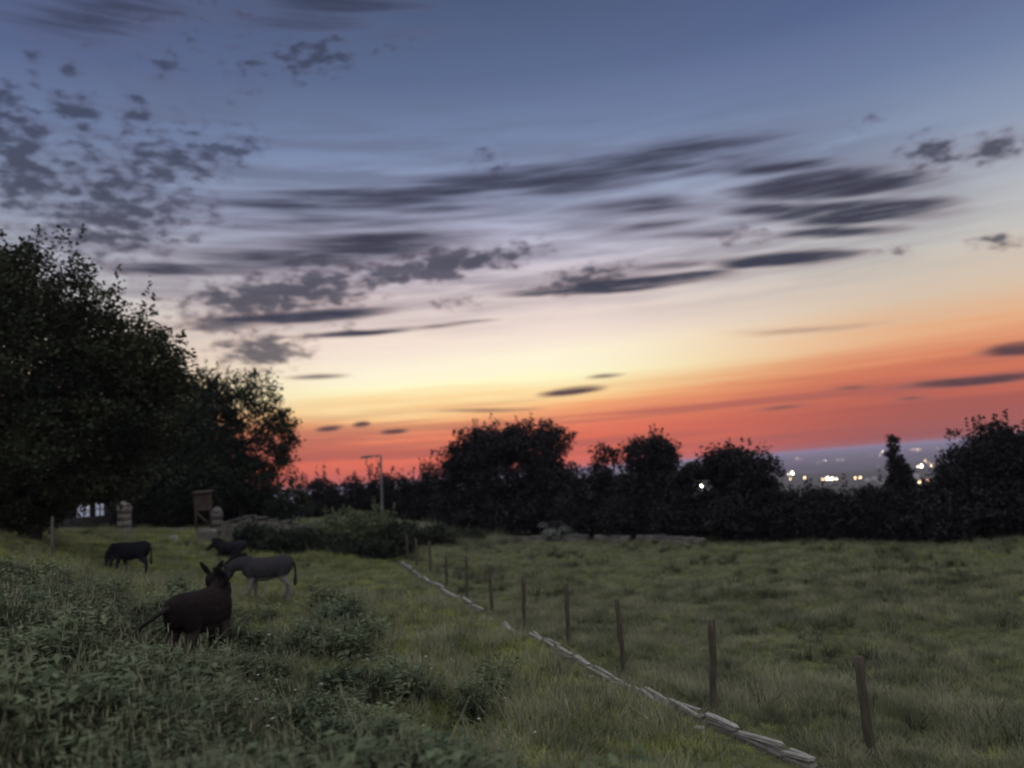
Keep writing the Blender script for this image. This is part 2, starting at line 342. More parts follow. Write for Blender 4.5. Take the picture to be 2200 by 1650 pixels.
Fq = np.stack([idx[:-1], idx[:-1][:, jn], idx[1:][:, jn], idx[1:]], -1).reshape(-1, 4)
m, t, b, o = mat_new('pasture_soil')
g = t.nodes.new('ShaderNodeNewGeometry')
def tn(scale, detail=4):
    n = t.nodes.new('ShaderNodeTexNoise'); n.inputs['Scale'].default_value = scale; n.inputs['Detail'].default_value = detail; t.links.new(g.outputs['Position'], n.inputs['Vector']); return n.outputs[0]
cr = t.nodes.new('ShaderNodeValToRGB'); cr.color_ramp.elements[0].position = .3; cr.color_ramp.elements[1].position = .7
cr.color_ramp.elements[0].color = (.045, .055, .025, 1); cr.color_ramp.elements[1].color = (.11, .12, .055, 1)
t.links.new(tn(1.7, 6), cr.inputs[0])
cf = t.nodes.new('ShaderNodeValToRGB'); cf.color_ramp.elements[0].position = .35; cf.color_ramp.elements[1].position = .65
cf.color_ramp.elements[0].color = (.03, .035, .025, 1); cf.color_ramp.elements[1].color = (.075, .08, .05, 1); t.links.new(tn(.006, 5), cf.inputs[0])
ln = t.nodes.new('ShaderNodeVectorMath'); ln.operation = 'LENGTH'; t.links.new(g.outputs['Position'], ln.inputs[0])
mr = t.nodes.new('ShaderNodeMapRange'); t.links.new(ln.outputs['Value'], mr.inputs[0]); mr.inputs[1].default_value = 80; mr.inputs[2].default_value = 300
mx = t.nodes.new('ShaderNodeMix'); mx.data_type = 'RGBA'; t.links.new(mr.outputs[0], mx.inputs[0]); t.links.new(cr.outputs[0], mx.inputs[6]); t.links.new(cf.outputs[0], mx.inputs[7])
t.links.new(mx.outputs[2], b.inputs['Base Color']); b.inputs['Roughness'].default_value = .95; b.inputs['Specular IOR Level'].default_value = .1
M_GROUND = m
gro = obj('ground', mesh_np('ground', np.c_[GX.ravel(), GY.ravel(), GZ.ravel()], Fq, M_GROUND, True)); gro['kind'] = 'structure'

# lane behind the paddock
lane = np.array([(-60, 37), (-40, 41), (-28, 44.0), (-20, 44.6), (-14, 46.5), (-8, 52), (0, 62), (14, 82)], float)
def polyline(P, step):
    P = np.asarray(P, float); seg = np.linalg.norm(np.diff(P, axis=0), axis=1); s = np.r_[0, np.cumsum(seg)]
    q = np.arange(0, s[-1], step); return np.stack([np.interp(q, s, P[:, i]) for i in range(P.shape[1])], 1)
lp = polyline(lane, .8); tg = np.gradient(lp, axis=0); tg /= np.linalg.norm(tg, axis=1)[:, None]; nl = np.c_[-tg[:, 1], tg[:, 0]]
cr_ = np.linspace(-1.9, 1.9, 7); LX = lp[:, None, 0] + nl[:, None, 0] * cr_; LY = lp[:, None, 1] + nl[:, None, 1] * cr_; LZ = ground(LX, LY) + .05
ii = np.arange(LX.size).reshape(LX.shape)
lo = obj('road', mesh_np('road', np.c_[LX.ravel(), LY.ravel(), LZ.ravel()], np.stack([ii[:-1, :-1], ii[1:, :-1], ii[1:, 1:], ii[:-1, 1:]], -1).reshape(-1, 4), M_ROAD, True)); lo['kind'] = 'structure'

# ------------------------------------------------------------------ trees
def rand_dirs(n):
    d = rng.normal(size=(n, 3)); return d / np.linalg.norm(d, axis=1)[:, None]
def leaves_mesh(name, C, size, mat, up=.35, tone=None):
    n = len(C); nrm = rand_dirs(n); nrm[:, 2] = np.abs(nrm[:, 2]) + up; nrm /= np.linalg.norm(nrm, axis=1)[:, None]
    a = np.cross(nrm, rand_dirs(n)); a /= np.linalg.norm(a, axis=1)[:, None] + 1e-9; b = np.cross(nrm, a)
    s = (size * rng.uniform(.6, 1.3, n))[:, None]
    V = np.stack([C - a * s * .5, C + b * s * .36 - nrm * s * .08, C + a * s * .5, C - b * s * .36 - nrm * s * .08], 1).reshape(-1, 3)
    F = np.arange(n * 4).reshape(n, 4)
    tn_ = rng.random(n) if tone is None else tone
    return mesh_np(name, V, F, mat, False, {'tone': np.repeat(tn_, 4)})
def crown_points(lobes, n_clump, per, clump_r, shell=.6, shoots=0, shoot_len=.9):
    """lobes: (centre, radii, weight) -> leaf centres, clump centres"""
    w = np.array([l[2] * (l[1][0] * l[1][1] + l[1][0] * l[1][2] + l[1][1] * l[1][2]) for l in lobes]); w = w / w.sum()
    P = []; CC = []; T = []
    for (c, r, _), f in zip(lobes, w):
        k = max(3, int(n_clump * f)); d = rand_dirs(k); rad = shell + (1 - shell) * rng.random(k) ** .6
        rad *= 1 + .10 * rng.normal(size=k)
        cc = np.array(c) + d * rad[:, None] * np.array(r); CC.append(cc)
        cs = clump_r * rng.uniform(.6, 1.35, k)
        q = rand_dirs(k * per) * (rng.random(k * per) ** .45)[:, None] * np.repeat(cs, per)[:, None] * np.array((1.15, 1.15, .8))
        P.append(np.repeat(cc, per, 0) + q); T.append(np.repeat(rng.random(k), per) * .5 + rng.random(k * per) * .5)
        ns = int(shoots * f)
        for _ in range(ns):
            d1 = rand_dirs(1)[0]; d1[2] = abs(d1[2]) * 1.3 + .15; d1 /= np.linalg.norm(d1)
            b0 = np.array(c) + d1 * np.array(r) * .96; ln_ = shoot_len * rng.uniform(.4, 1.2); m_ = int(18 * ln_ / max(clump_r, .2) * .5) + 8
            tt = rng.random(m_); ax = d1 * .45 + np.array((rng.normal(0, .12), rng.normal(0, .12), 1.0))
            P.append(b0 + tt[:, None] * ax * ln_ + rng.normal(0, 1, (m_, 3)) * (.17 * clump_r * (1.15 - tt))[:, None] * 1.6); T.append(rng.random(m_))
    return np.concatenate(P), np.concatenate(CC), np.concatenate(T)
def limb(mb, a, b_, r0, r1, sag=.0, n=6, k=6):
    a = np.array(a, float); b_ = np.array(b_, float); tt = np.linspace(0, 1, k)
    P = a + (b_ - a) * tt[:, None]; L_ = np.linalg.norm(b_ - a)
    P[1:-1] += rng.normal(0, .035 * L_, (k - 2, 3)); P[:, 2] += sag * L_ * np.sin(tt * math.pi)
    mb.tube(P, r0 + (r1 - r0) * tt, n)
def tree(name, label, base, lobes, n_clump, per, clump_r, leaf, mat, trunk_r=.16, shoots=0, shoot_len=.9, shell=.6, group=None, limbs=40, stems=1, cat='tree', z=None):
    bx, by = base; bz = (gz(bx, by) if z is None else z) - .06
    root = empty(name, (bx, by, bz), label, cat, group)
    off = np.array((bx, by, bz))
    lobes = [(np.array(c) - off, r, w) for c, r, w in lobes]
    P, CC, T = crown_points(lobes, n_clump, per, clump_r, shell, shoots, shoot_len)
    keep = P[:, 2] > .05; P = P[keep]; T = T[keep]
    obj('crown', leaves_mesh('crown', P, leaf, mat, tone=T), root)
    mb = MB(); cen = np.mean([l[0] for l in lobes], axis=0); top = max(l[0][2] for l in lobes)
    for s in range(stems):
        f = np.array((rng.normal(0, .25), rng.normal(0, .25), 0)) if s else np.zeros(3)
        h = np.array((cen[0] * .75, cen[1] * .75, top * .85)) + f * 2
        fork = h * .38 + f
        limb(mb, f * .3, fork, trunk_r * (1.25 if stems == 1 else .7), trunk_r * .62, n=10, k=5)
        limb(mb, fork, h, trunk_r * .62, trunk_r * .14, n=8, k=6)
        for c, r, w in lobes:
            st = fork + (h - fork) * rng.uniform(.0, .5); limb(mb, st, np.array(c), trunk_r * .28, trunk_r * .08, .04, 6, 6)
    for c in CC[rng.permutation(len(CC))[:limbs]]:
        l = min(lobes, key=lambda q: np.linalg.norm(q[0] - c)); limb(mb, l[0] * .85 + c * .15, c, trunk_r * .14, trunk_r * .03, .05, 5, 5)
    mb.build('trunk', M_BARK, root, True)
    return root
def LB(u, v, ru, rv, d, w=1.0, ry=None, dd=0):
    """an ellipsoid lobe of a crown: photo position and radii, turned into metres at distance d"""
    p = at(u, v, d + dd); a = px(d, ru); return (tuple(p), (a, a if ry is None else ry, px(d, rv)), w)
# big sycamore on the left and its neighbours
p0 = at(60, 1120, 27)
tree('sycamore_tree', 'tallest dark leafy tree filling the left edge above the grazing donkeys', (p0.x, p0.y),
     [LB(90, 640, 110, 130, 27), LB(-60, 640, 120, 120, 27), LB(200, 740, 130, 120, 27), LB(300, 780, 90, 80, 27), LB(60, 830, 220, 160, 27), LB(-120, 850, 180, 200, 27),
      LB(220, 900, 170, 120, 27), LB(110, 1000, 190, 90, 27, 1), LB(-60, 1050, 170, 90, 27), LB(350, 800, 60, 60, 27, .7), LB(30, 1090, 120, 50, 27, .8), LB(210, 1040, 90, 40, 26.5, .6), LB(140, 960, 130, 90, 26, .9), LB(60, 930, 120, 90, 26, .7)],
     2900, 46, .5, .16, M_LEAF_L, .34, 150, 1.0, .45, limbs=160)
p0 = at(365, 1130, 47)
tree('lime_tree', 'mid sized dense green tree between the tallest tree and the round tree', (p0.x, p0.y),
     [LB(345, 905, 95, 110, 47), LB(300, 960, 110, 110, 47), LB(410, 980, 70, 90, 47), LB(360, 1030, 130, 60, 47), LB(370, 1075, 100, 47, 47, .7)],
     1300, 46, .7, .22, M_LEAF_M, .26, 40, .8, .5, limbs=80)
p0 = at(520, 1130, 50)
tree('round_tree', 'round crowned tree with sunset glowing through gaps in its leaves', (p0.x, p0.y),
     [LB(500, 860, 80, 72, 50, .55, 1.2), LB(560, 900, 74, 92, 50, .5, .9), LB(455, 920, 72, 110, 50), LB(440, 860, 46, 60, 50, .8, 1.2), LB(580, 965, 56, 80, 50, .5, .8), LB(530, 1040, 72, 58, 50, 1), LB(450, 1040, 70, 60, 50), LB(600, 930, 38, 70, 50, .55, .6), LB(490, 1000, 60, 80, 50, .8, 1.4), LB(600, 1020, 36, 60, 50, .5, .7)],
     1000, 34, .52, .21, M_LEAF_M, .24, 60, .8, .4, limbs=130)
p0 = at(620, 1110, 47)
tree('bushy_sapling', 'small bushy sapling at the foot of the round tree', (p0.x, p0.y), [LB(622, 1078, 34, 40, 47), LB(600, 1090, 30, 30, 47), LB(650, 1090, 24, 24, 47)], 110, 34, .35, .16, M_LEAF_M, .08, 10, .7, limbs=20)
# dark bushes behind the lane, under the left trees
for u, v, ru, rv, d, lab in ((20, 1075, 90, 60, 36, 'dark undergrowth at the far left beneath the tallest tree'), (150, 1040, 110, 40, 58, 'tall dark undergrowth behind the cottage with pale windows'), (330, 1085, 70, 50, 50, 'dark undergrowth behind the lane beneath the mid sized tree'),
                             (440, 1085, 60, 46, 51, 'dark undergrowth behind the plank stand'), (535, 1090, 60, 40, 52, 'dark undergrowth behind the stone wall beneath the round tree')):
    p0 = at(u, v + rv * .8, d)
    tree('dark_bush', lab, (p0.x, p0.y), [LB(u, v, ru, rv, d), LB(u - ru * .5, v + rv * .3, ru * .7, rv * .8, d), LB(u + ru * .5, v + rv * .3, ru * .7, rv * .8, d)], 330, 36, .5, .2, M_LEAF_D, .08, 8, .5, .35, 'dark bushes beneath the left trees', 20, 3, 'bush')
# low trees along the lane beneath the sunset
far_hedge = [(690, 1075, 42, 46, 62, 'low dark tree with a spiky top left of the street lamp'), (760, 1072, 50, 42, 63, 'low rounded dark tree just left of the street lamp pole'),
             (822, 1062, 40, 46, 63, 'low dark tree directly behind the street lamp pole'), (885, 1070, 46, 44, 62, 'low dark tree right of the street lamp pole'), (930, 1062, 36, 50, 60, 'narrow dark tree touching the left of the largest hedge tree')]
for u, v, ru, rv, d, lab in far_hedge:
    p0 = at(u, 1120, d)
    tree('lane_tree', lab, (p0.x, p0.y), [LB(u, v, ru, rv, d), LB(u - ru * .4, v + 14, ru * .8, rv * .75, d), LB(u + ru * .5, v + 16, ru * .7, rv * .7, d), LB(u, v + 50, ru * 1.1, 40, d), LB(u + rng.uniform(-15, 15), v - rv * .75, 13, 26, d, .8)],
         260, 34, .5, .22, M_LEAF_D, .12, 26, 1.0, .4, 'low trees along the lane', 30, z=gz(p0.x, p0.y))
# hedge line on the far edge of the field
HA, HB = Vector((-1.2, 47.2)), Vector((17.0, 28.0))
def hedge_xy(u, back=1.5):
    r = ray(u, 1000); k = r.x / r.y; D = HB - HA; nn = Vector((-D.y, D.x)).normalized()
    if nn.y < 0: nn = -nn
    A = HA + nn * back
    y = (A.y - A.x * D.y / D.x) / (1 - k * D.y / D.x)
    return k * y, y
def hedge_tree(name, label, u, lob, n, per, cr_, leaf, shoots, back=2.0, trunk=.2, limbs=60, shell=.42, cat='tree', sl_=.8):
    x, y = hedge_xy(u, back)
    tree(name, label, (x, y), [LB(a, b_, ra, rb, y, (w[0] if w else 1), None) for a, b_, ra, rb, *w in lob], n, per, cr_, leaf, M_LEAF_D, trunk, shoots, sl_, shell, 'trees along the far field edge', limbs, cat=cat)
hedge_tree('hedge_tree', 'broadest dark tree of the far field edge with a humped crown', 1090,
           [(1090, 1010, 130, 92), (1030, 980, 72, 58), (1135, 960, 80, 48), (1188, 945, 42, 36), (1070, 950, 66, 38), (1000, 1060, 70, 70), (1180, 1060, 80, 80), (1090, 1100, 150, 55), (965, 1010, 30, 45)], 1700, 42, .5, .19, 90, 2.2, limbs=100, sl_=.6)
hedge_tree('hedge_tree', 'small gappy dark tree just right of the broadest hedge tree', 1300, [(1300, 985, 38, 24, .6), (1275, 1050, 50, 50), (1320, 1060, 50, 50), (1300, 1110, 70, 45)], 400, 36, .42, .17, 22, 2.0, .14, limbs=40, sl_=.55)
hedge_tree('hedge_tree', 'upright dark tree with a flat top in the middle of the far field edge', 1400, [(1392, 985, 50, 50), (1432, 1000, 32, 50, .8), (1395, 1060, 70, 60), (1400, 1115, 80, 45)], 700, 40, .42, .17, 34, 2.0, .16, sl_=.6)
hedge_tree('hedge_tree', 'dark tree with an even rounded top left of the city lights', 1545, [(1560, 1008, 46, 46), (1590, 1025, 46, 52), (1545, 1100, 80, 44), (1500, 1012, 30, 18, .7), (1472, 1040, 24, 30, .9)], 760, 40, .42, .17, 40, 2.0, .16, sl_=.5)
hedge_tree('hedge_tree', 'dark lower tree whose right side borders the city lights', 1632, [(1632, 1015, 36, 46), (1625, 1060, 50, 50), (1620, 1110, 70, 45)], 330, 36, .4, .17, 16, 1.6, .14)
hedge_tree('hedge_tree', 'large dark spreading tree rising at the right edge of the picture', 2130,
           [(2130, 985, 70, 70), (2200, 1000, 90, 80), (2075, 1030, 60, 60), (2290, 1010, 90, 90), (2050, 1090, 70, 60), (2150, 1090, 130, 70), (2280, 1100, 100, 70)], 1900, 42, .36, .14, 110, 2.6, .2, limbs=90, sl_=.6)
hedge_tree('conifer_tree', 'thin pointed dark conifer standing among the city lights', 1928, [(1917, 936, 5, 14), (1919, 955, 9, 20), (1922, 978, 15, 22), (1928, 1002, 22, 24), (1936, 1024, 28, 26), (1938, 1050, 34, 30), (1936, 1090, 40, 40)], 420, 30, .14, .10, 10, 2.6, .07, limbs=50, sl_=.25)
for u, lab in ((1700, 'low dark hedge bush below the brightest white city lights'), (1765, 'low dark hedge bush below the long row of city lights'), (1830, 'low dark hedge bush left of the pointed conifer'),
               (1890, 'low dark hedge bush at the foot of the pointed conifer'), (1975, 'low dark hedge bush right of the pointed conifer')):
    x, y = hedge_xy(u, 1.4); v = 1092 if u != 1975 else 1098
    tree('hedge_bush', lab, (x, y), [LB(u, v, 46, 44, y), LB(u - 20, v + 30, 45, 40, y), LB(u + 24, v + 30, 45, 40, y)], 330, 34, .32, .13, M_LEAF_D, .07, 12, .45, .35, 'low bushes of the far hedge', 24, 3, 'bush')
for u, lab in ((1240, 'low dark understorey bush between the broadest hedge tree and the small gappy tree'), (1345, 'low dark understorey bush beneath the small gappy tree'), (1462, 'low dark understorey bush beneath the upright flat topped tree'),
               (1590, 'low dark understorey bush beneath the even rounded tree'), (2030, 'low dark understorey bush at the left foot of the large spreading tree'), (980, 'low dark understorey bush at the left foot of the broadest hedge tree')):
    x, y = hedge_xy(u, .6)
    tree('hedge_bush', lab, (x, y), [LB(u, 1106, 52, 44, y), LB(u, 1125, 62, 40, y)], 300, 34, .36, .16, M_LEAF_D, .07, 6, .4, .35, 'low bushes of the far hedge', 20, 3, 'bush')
x, y = hedge_xy(1200, -.9)
tree('pale_shrub', 'small pale rounded shrub in front of the dark field edge trees', (x, y), [LB(1200, 1148, 30, 22, y), LB(1180, 1152, 16, 16, y), LB(1216, 1145, 14, 20, y)], 60, 34, .22, .12, M_LEAF_P, .05, 4, .3, .4, None, 14, 3, 'shrub')
# bramble thicket at the end of the wall
for u, v, ru, rv, d, lab in ((735, 1138, 64, 46, 39, 'bramble thicket with pale top leaves right of the stone wall'), (800, 1140, 54, 54, 38, 'tallest bramble thicket below the street lamp pole'), (850, 1165, 36, 40, 37, 'dark bramble thicket at the far end of the fence posts'),
                             (660, 1172, 44, 26, 37, 'low dark bramble thicket in front of the stone wall'), (590, 1170, 40, 24, 36.5, 'small low bramble beside the resting donkey'), (545, 1152, 40, 22, 37, 'low bramble at the foot of the wall left of centre'), (640, 1160, 46, 26, 37.4, 'low bramble against the middle of the stone wall'), (745, 1182, 50, 24, 36.6, 'dark low bramble in front of the pale topped thicket'), (820, 1186, 46, 28, 36.2, 'dark low bramble in front of the tallest thicket'), (865, 1150, 40, 30, 39.5, 'rounded bramble behind the last fence posts'), (930, 1152, 46, 22, 42, 'wide low bramble under the grassy bank right of the last posts'), (1000, 1156, 46, 16, 44, 'flat low bramble at the right end of the overgrown bank')):
    p0 = at(u, v, d)
    tree('bramble_thicket', lab, (p0.x, p0.y), [LB(u, v, ru, rv, d), LB(u - ru * .4, v + 12, ru * .7, rv * .8, d), LB(u + ru * .4, v + 14, ru * .7, rv * .8, d)], 200, 34, .3, .13, M_LEAF_B if v < 1145 else M_LEAF_M, .04, 8, .5, .4, 'brambles by the stone wall', 24, 4, 'bramble')  # low front brambles get darker leaves: shade at the bank foot put in colour

# ------------------------------------------------------------------ low stone wall beside the fence
WL = [(862, 1211, 34.6), (1000, 1287, 24), (1090, 1337, 19.3), (1200, 1388, 15.8), (1300, 1433, 13.6), (1440, 1498, 11.5), (1600, 1573, 10.05), (1830, 1655, 8.9)]
wp = np.array([tuple(at(*w))[:2] for w in WL]); wdir = wp[-1] - wp[-2]; wp = np.vstack([wp, wp[-1] + wdir / np.linalg.norm(wdir) * 3.2])
wall = empty('stone_wall', (wp[4][0], wp[4][1], gz(*wp[4])), 'long low tumbledown wall of pale stones running beside the fence posts', 'stone wall')
woff = np.array(wall.location)
def stone_mesh(name, mat, seed):
    r_ = np.random.default_rng(seed); import bmesh
    bm = bmesh.new(); bmesh.ops.create_cube(bm, size=2.0)
    bmesh.ops.bevel(bm, geom=bm.edges[:], offset=.22, segments=1, profile=.6, affect='EDGES')
    for v in bm.verts: v.co += Vector(r_.normal(0, .07, 3))
    me = bpy.data.meshes.new(name); bm.to_mesh(me); bm.free(); me.materials.append(mat); return me
STONES = [stone_mesh('stone', M_STONE, i) for i in range(6)]
STONES_M = [stone_mesh('stone', M_STONE_M, 40 + i) for i in range(6)]
STONES_D = [stone_mesh('stone', M_STONE_D, 20 + i) for i in range(5)]
def put_stone(parent, me, p, h, rz, off, tilt=.06):
    o = obj('stone', me, parent); o.location = np.array(p) - off; o.scale = h
    o.rotation_euler = (rng.normal(0, tilt), rng.normal(0, tilt), rz); return o
s_ = 0.0; seg = np.linalg.norm(np.diff(wp, axis=0), axis=1); cum = np.r_[0, np.cumsum(seg)]
gap_zone = [(9.5, 10.5), (13.2, 14.6), (15.8, 17.2)]
def wpos(s): return np.array([np.interp(s, cum, wp[:, 0]), np.interp(s, cum, wp[:, 1])])
while s_ < cum[-1]:
    ln_ = rng.uniform(.35, 1.05); c = wpos(s_ + ln_ / 2); t_ = wpos(s_ + ln_) - wpos(s_); a_ = math.atan2(t_[1], t_[0]); nrm_ = np.array((-t_[1], t_[0])) / (np.linalg.norm(t_) + 1e-9)
    low = any(a < s_ < b for a, b in gap_zone); z0 = gz(*c); hh = rng.uniform(.05, .09)
    if not low:
        put_stone(wall, STONES_D[rng.integers(5)], (*(c + nrm_ * rng.normal(0, .02)), z0 + .02), (ln_ * .5, rng.uniform(.06, .085), .06), a_, woff)
    if not (low and rng.random() < .6) and rng.random() > .05:
        two = rng.random() < .35
        for sd_ in ((-1, 1) if two else (0,)):
            q = c + nrm_ * (sd_ * .04 + rng.normal(0, .02))
            put_stone(wall, STONES[rng.integers(6)], (*q, z0 + (.03 if low else hh + .045)), (ln_ * rng.uniform(.40, .5), 0.026 if two else rng.uniform(.028, .048), rng.uniform(.015, .026)), a_ + rng.normal(0, .06), woff)
    if rng.random() < .07:
        q = c + nrm_ * rng.choice((-1, 1)) * rng.uniform(.15, .35); put_stone(wall, STONES[rng.integers(6)], (*q, gz(*q) + .03), (rng.uniform(.05, .09), .06, .045), rng.uniform(0, 3), woff)
    s_ += ln_ + .015
# ------------------------------------------------------------------ fence posts
PP = [((1875, 1650), (1844, 1412), 9.6, .058, 'nearest fence post, tallest in view and leaning left'), ((1531, 1532), (1529, 1333), 11.35, .05, 'upright second nearest fence post'), ((1341, 1448), (1325, 1288), 14.3, .046, 'third nearest fence post, leaning left'),
      ((1222, 1393), (1216, 1255), 16.5, .046, 'fourth nearest fence post, slightly leaning'), ((1125, 1351), (1124, 1237), 19.5, .05, 'fifth nearest fence post, upright'), ((1058, 1318), (1051, 1215), 22.3, .05, 'sixth nearest fence post'),
      ((1003, 1293), (1001, 1196), 24.5, .05, 'seventh nearest fence post'), ((960, 1264), (958, 1195), 28, .05, 'eighth nearest fence post, short in the grass'), ((925, 1225), (922, 1165), 32, .055, 'third last fence post before the dark brambles'),
      ((896, 1218), (893, 1158), 34, .055, 'second last fence post before the dark brambles'), ((877, 1210), (873, 1150), 36, .055, 'last fence post, against the dark brambles')]
for (bu, tu, d, r_, lab) in PP:
    b_ = np.array(at(*bu, d)); t_ = np.array(at(*tu, d)); b_[2] = gz(b_[0], b_[1]) - .15
    mb = MB(); k = 9; tt = np.linspace(0, 1, k); P = b_ + (t_ - b_) * tt[:, None]; P[1:-1, :2] += rng.normal(0, .006, (k - 2, 2)); base = b_.copy(); base[2] += .15
    P = P - base; rad = r_ * rng.uniform(.9, 1.1, k); P = np.vstack([P, P[-1] + np.array((0, 0, .012))]); rad = np.r_[rad, rad[-1] * .75]
    mb.tube(P, rad, 10); o = mb.build('fence_post', M_POST, None, True, loc=base); tag(o, 'weathered brown ' + lab, 'fence post', 'row of fence posts')
# short pale stake at the bottom
p0 = hit(925, 1660); mb = MB(); mb.tube([(0, 0, -.1), (.004, 0, .06), (.0, .004, .15), (-.004, 0, .20), (-.004, 0, .212)], [.026, .025, .026, .025, .017], 8)
tag(mb.build('stake', mat_noise('pale_wood', (.34, .30, .25), (.5, .46, .4), 9), None, True, loc=p0), 'short pale wooden stake sticking out of the weeds at the bottom edge', 'stake')
p0 = at(112, 1160, 25); g0 = gz(p0.x, p0.y); mb = MB(); mb.tube([(0, 0, -.2), (.01, 0, .4), (0, .01, .8), (.02, 0, 1.15), (.02, 0, 1.17)], [.05, .045, .05, .045, .03], 8)
tag(mb.build('fence_post', mat_noise('grey_wood', (.07, .068, .065), (.13, .125, .12), 7), None, True, loc=(p0.x, p0.y, g0)), 'lone thin grey post beneath the tallest tree', 'fence post')

# ------------------------------------------------------------------ tall wall by the lane
tw = np.array([tuple(at(482, 1150, 38.5))[:2], tuple(at(540, 1150, 38))[:2], tuple(at(640, 1160, 38.6))[:2], tuple(at(730, 1165, 39.5))[:2]])
topv = np.array([at(482, 1122, 38.5).z, at(520, 1108, 38).z, at(640, 1122, 38.6).z, at(730, 1146, 39.5).z]); tcum = np.r_[0, np.cumsum(np.linalg.norm(np.diff(tw, axis=0), axis=1))]
wall2 = empty('lane_wall', (tw[1][0], tw[1][1], gz(*tw[1])), 'brown stone retaining wall with pale coping left of the brambles', 'stone wall'); off2 = np.array(wall2.location)
tp = lambda s: np.array([np.interp(s, tcum, tw[:, 0]), np.interp(s, tcum, tw[:, 1])])
row = 0; zrow = 0.0
while row < 9:
    s_ = rng.uniform(-.3, 0)
    while s_ < tcum[-1]:
        ln_ = rng.uniform(.3, .62); c = tp(np.clip(s_ + ln_ / 2, 0, tcum[-1])); zb = gz(*c); zt = np.interp(s_ + ln_ / 2, tcum, topv) - .09; z_ = zb - .08 + row * .2 + .1
        if z_ + .05 < zt:
            t_ = tp(min(s_ + ln_, tcum[-1])) - tp(max(s_, 0)); put_stone(wall2, STONES_D[rng.integers(5)], (*c, min(z_, zt - .1)), (ln_ * .5, .19, .105), math.atan2(t_[1], t_[0]), off2, .03)
        s_ += ln_ + .01
    row += 1
s_ = 0.0
while s_ < tcum[-1]:
    ln_ = rng.uniform(.38, .6); c = tp(min(s_ + ln_ / 2, tcum[-1])); t_ = tp(min(s_ + ln_, tcum[-1])) - tp(s_); zt = np.interp(s_ + ln_ / 2, tcum, topv)
    zb = np.interp(s_ + ln_, tcum, topv) - np.interp(s_, tcum, topv)
    o = put_stone(wall2, STONES_M[rng.integers(6)], (*c, zt - .04), (ln_ * .5, .22, .035), math.atan2(t_[1], t_[0]), off2, .04); o.name = 'coping_stone'; s_ += ln_
# thin far field wall below the hedge
fa, fb = np.array(tuple(hit(1075, 1152, 30))[:2]), np.array(tuple(hit(1460, 1164, 20))[:2])
fa = np.array((-1.5, 46.0)); fb = np.array((8.2, 35.8))
wall3 = empty('field_edge_wall', (fa[0], fa[1], gz(*fa)), 'thin line of pale stones along the far field edge below the broadest tree', 'stone wall'); off3 = np.array(wall3.location)
for k in range(26):
    c = fa + (fb - fa) * (k + .5) / 26; ln_ = np.linalg.norm(fb - fa) / 26
    if rng.random() < .12: continue
    put_stone(wall3, (STONES_M if rng.random() < .55 else STONES_D)[rng.integers(5)], (*c, gz(*c) + .24 + rng.normal(0, .03)), (ln_ * .5, .15, .10), math.atan2(fb[1] - fa[1], fb[0] - fa[0]), off3, .05)
    put_stone(wall3, STONES_D[rng.integers(5)], (*c, gz(*c) + .06), (ln_ * .5, .17, .11), math.atan2(fb[1] - fa[1], fb[0] - fa[0]), off3, .03)
# gate pillars and plank stand
def pillar(u, v, d, w, h, lab, mat):
    p = at(u, v, d); zb = gz(p.x, p.y); root = empty('gate_pillar', (p.x, p.y, zb), lab, 'gate pillar', 'gate pillars by the lane')
    mb = MB(); k = int(h / .28)
    for i in range(k): mb.box((rng.normal(0, .01), 0, -.05 + (i + .5) * (h + .05) / k), (w * rng.uniform(.47, .52), w * rng.uniform(.47, .52), (h + .05) / k * .485), jit=.006)
    mb.build('shaft', mat, root)
    mc = MB(); mc.tube([(0, 0, h - .005), (0, 0, h + .07), (0, 0, h + .09), (0, 0, h + .2), (0, 0, h + .27)], [w * .62, w * .62, w * .5, w * .42, w * .12], 12); mc.build('cap', mat, root)
pillar(468, 1145, 38.8, .40, at(468, 1100, 38.8).z - gz(*tuple(at(468, 1145, 38.8))[:2]), 'pale stone gate pillar with rounded cap at the left end of the wall', M_STONE_M)
pillar(268, 1140, 39.5, .5, at(268, 1088, 39.5).z - gz(*tuple(at(268, 1140, 39.5))[:2]), 'grey stone gate pillar between the pale windows and the lane', M_STONE_D)
p0 = at(437, 1130, 41.5); zb = gz(p0.x, p0.y); st = empty('plank_stand', (p0.x, p0.y, zb), 'brown wooden stand of horizontal planks on legs with a diagonal brace', 'wooden stand')
zt = at(437, 1058, 41.5).z - zb; zl = at(437, 1098, 41.5).z - zb
for sx_ in (-.40, .40):
    mb = MB(); mb.box((sx_, .05, zt / 2 - .05), (.05, .05, zt / 2 + .05)); mb.build('leg', M_PLANK, st)
npk = 6
for i in range(npk):
    mb = MB(); hgt = (zt - zl) / npk; mb.box((rng.normal(0, .012), 0, zl + (i + .5) * hgt), (.46, .018, hgt * .44), Matrix.Rotation(rng.normal(0, .012), 3, 'Y')); mb.build('plank', M_PLANK, st)
mb = MB(); mb.tube([(-.36, -.02, zl - .04), (.36, -.02, max(zl - .75, .1))], [.045, .045], 6); mb.build('brace', M_PLANK, st)
mb = MB(); mb.box((0, .1, zt + .04), (.52, .3, .025), Matrix.Rotation(.12, 3, 'X')); mb.build('roof_board', M_PLANK, st)
p0 = at(374, 1150, 37); z0 = gz(p0.x, p0.y); o = obj('pale_stone', STONES[2]); o.location = (p0.x, p0.y, z0 + .12); o.scale = (.13, .12, .17); tag(o, 'small pale upright stone on the bank below the lane', 'stone')
p0 = at(445, 1150, 37.2); z0 = gz(p0.x, p0.y); o = obj('boulder', STONES_D[1]); o.location = (p0.x, p0.y, z0 + .25); o.scale = (.42, .3, .33); tag(o, 'grey squarish boulder left of the resting donkey', 'boulder')

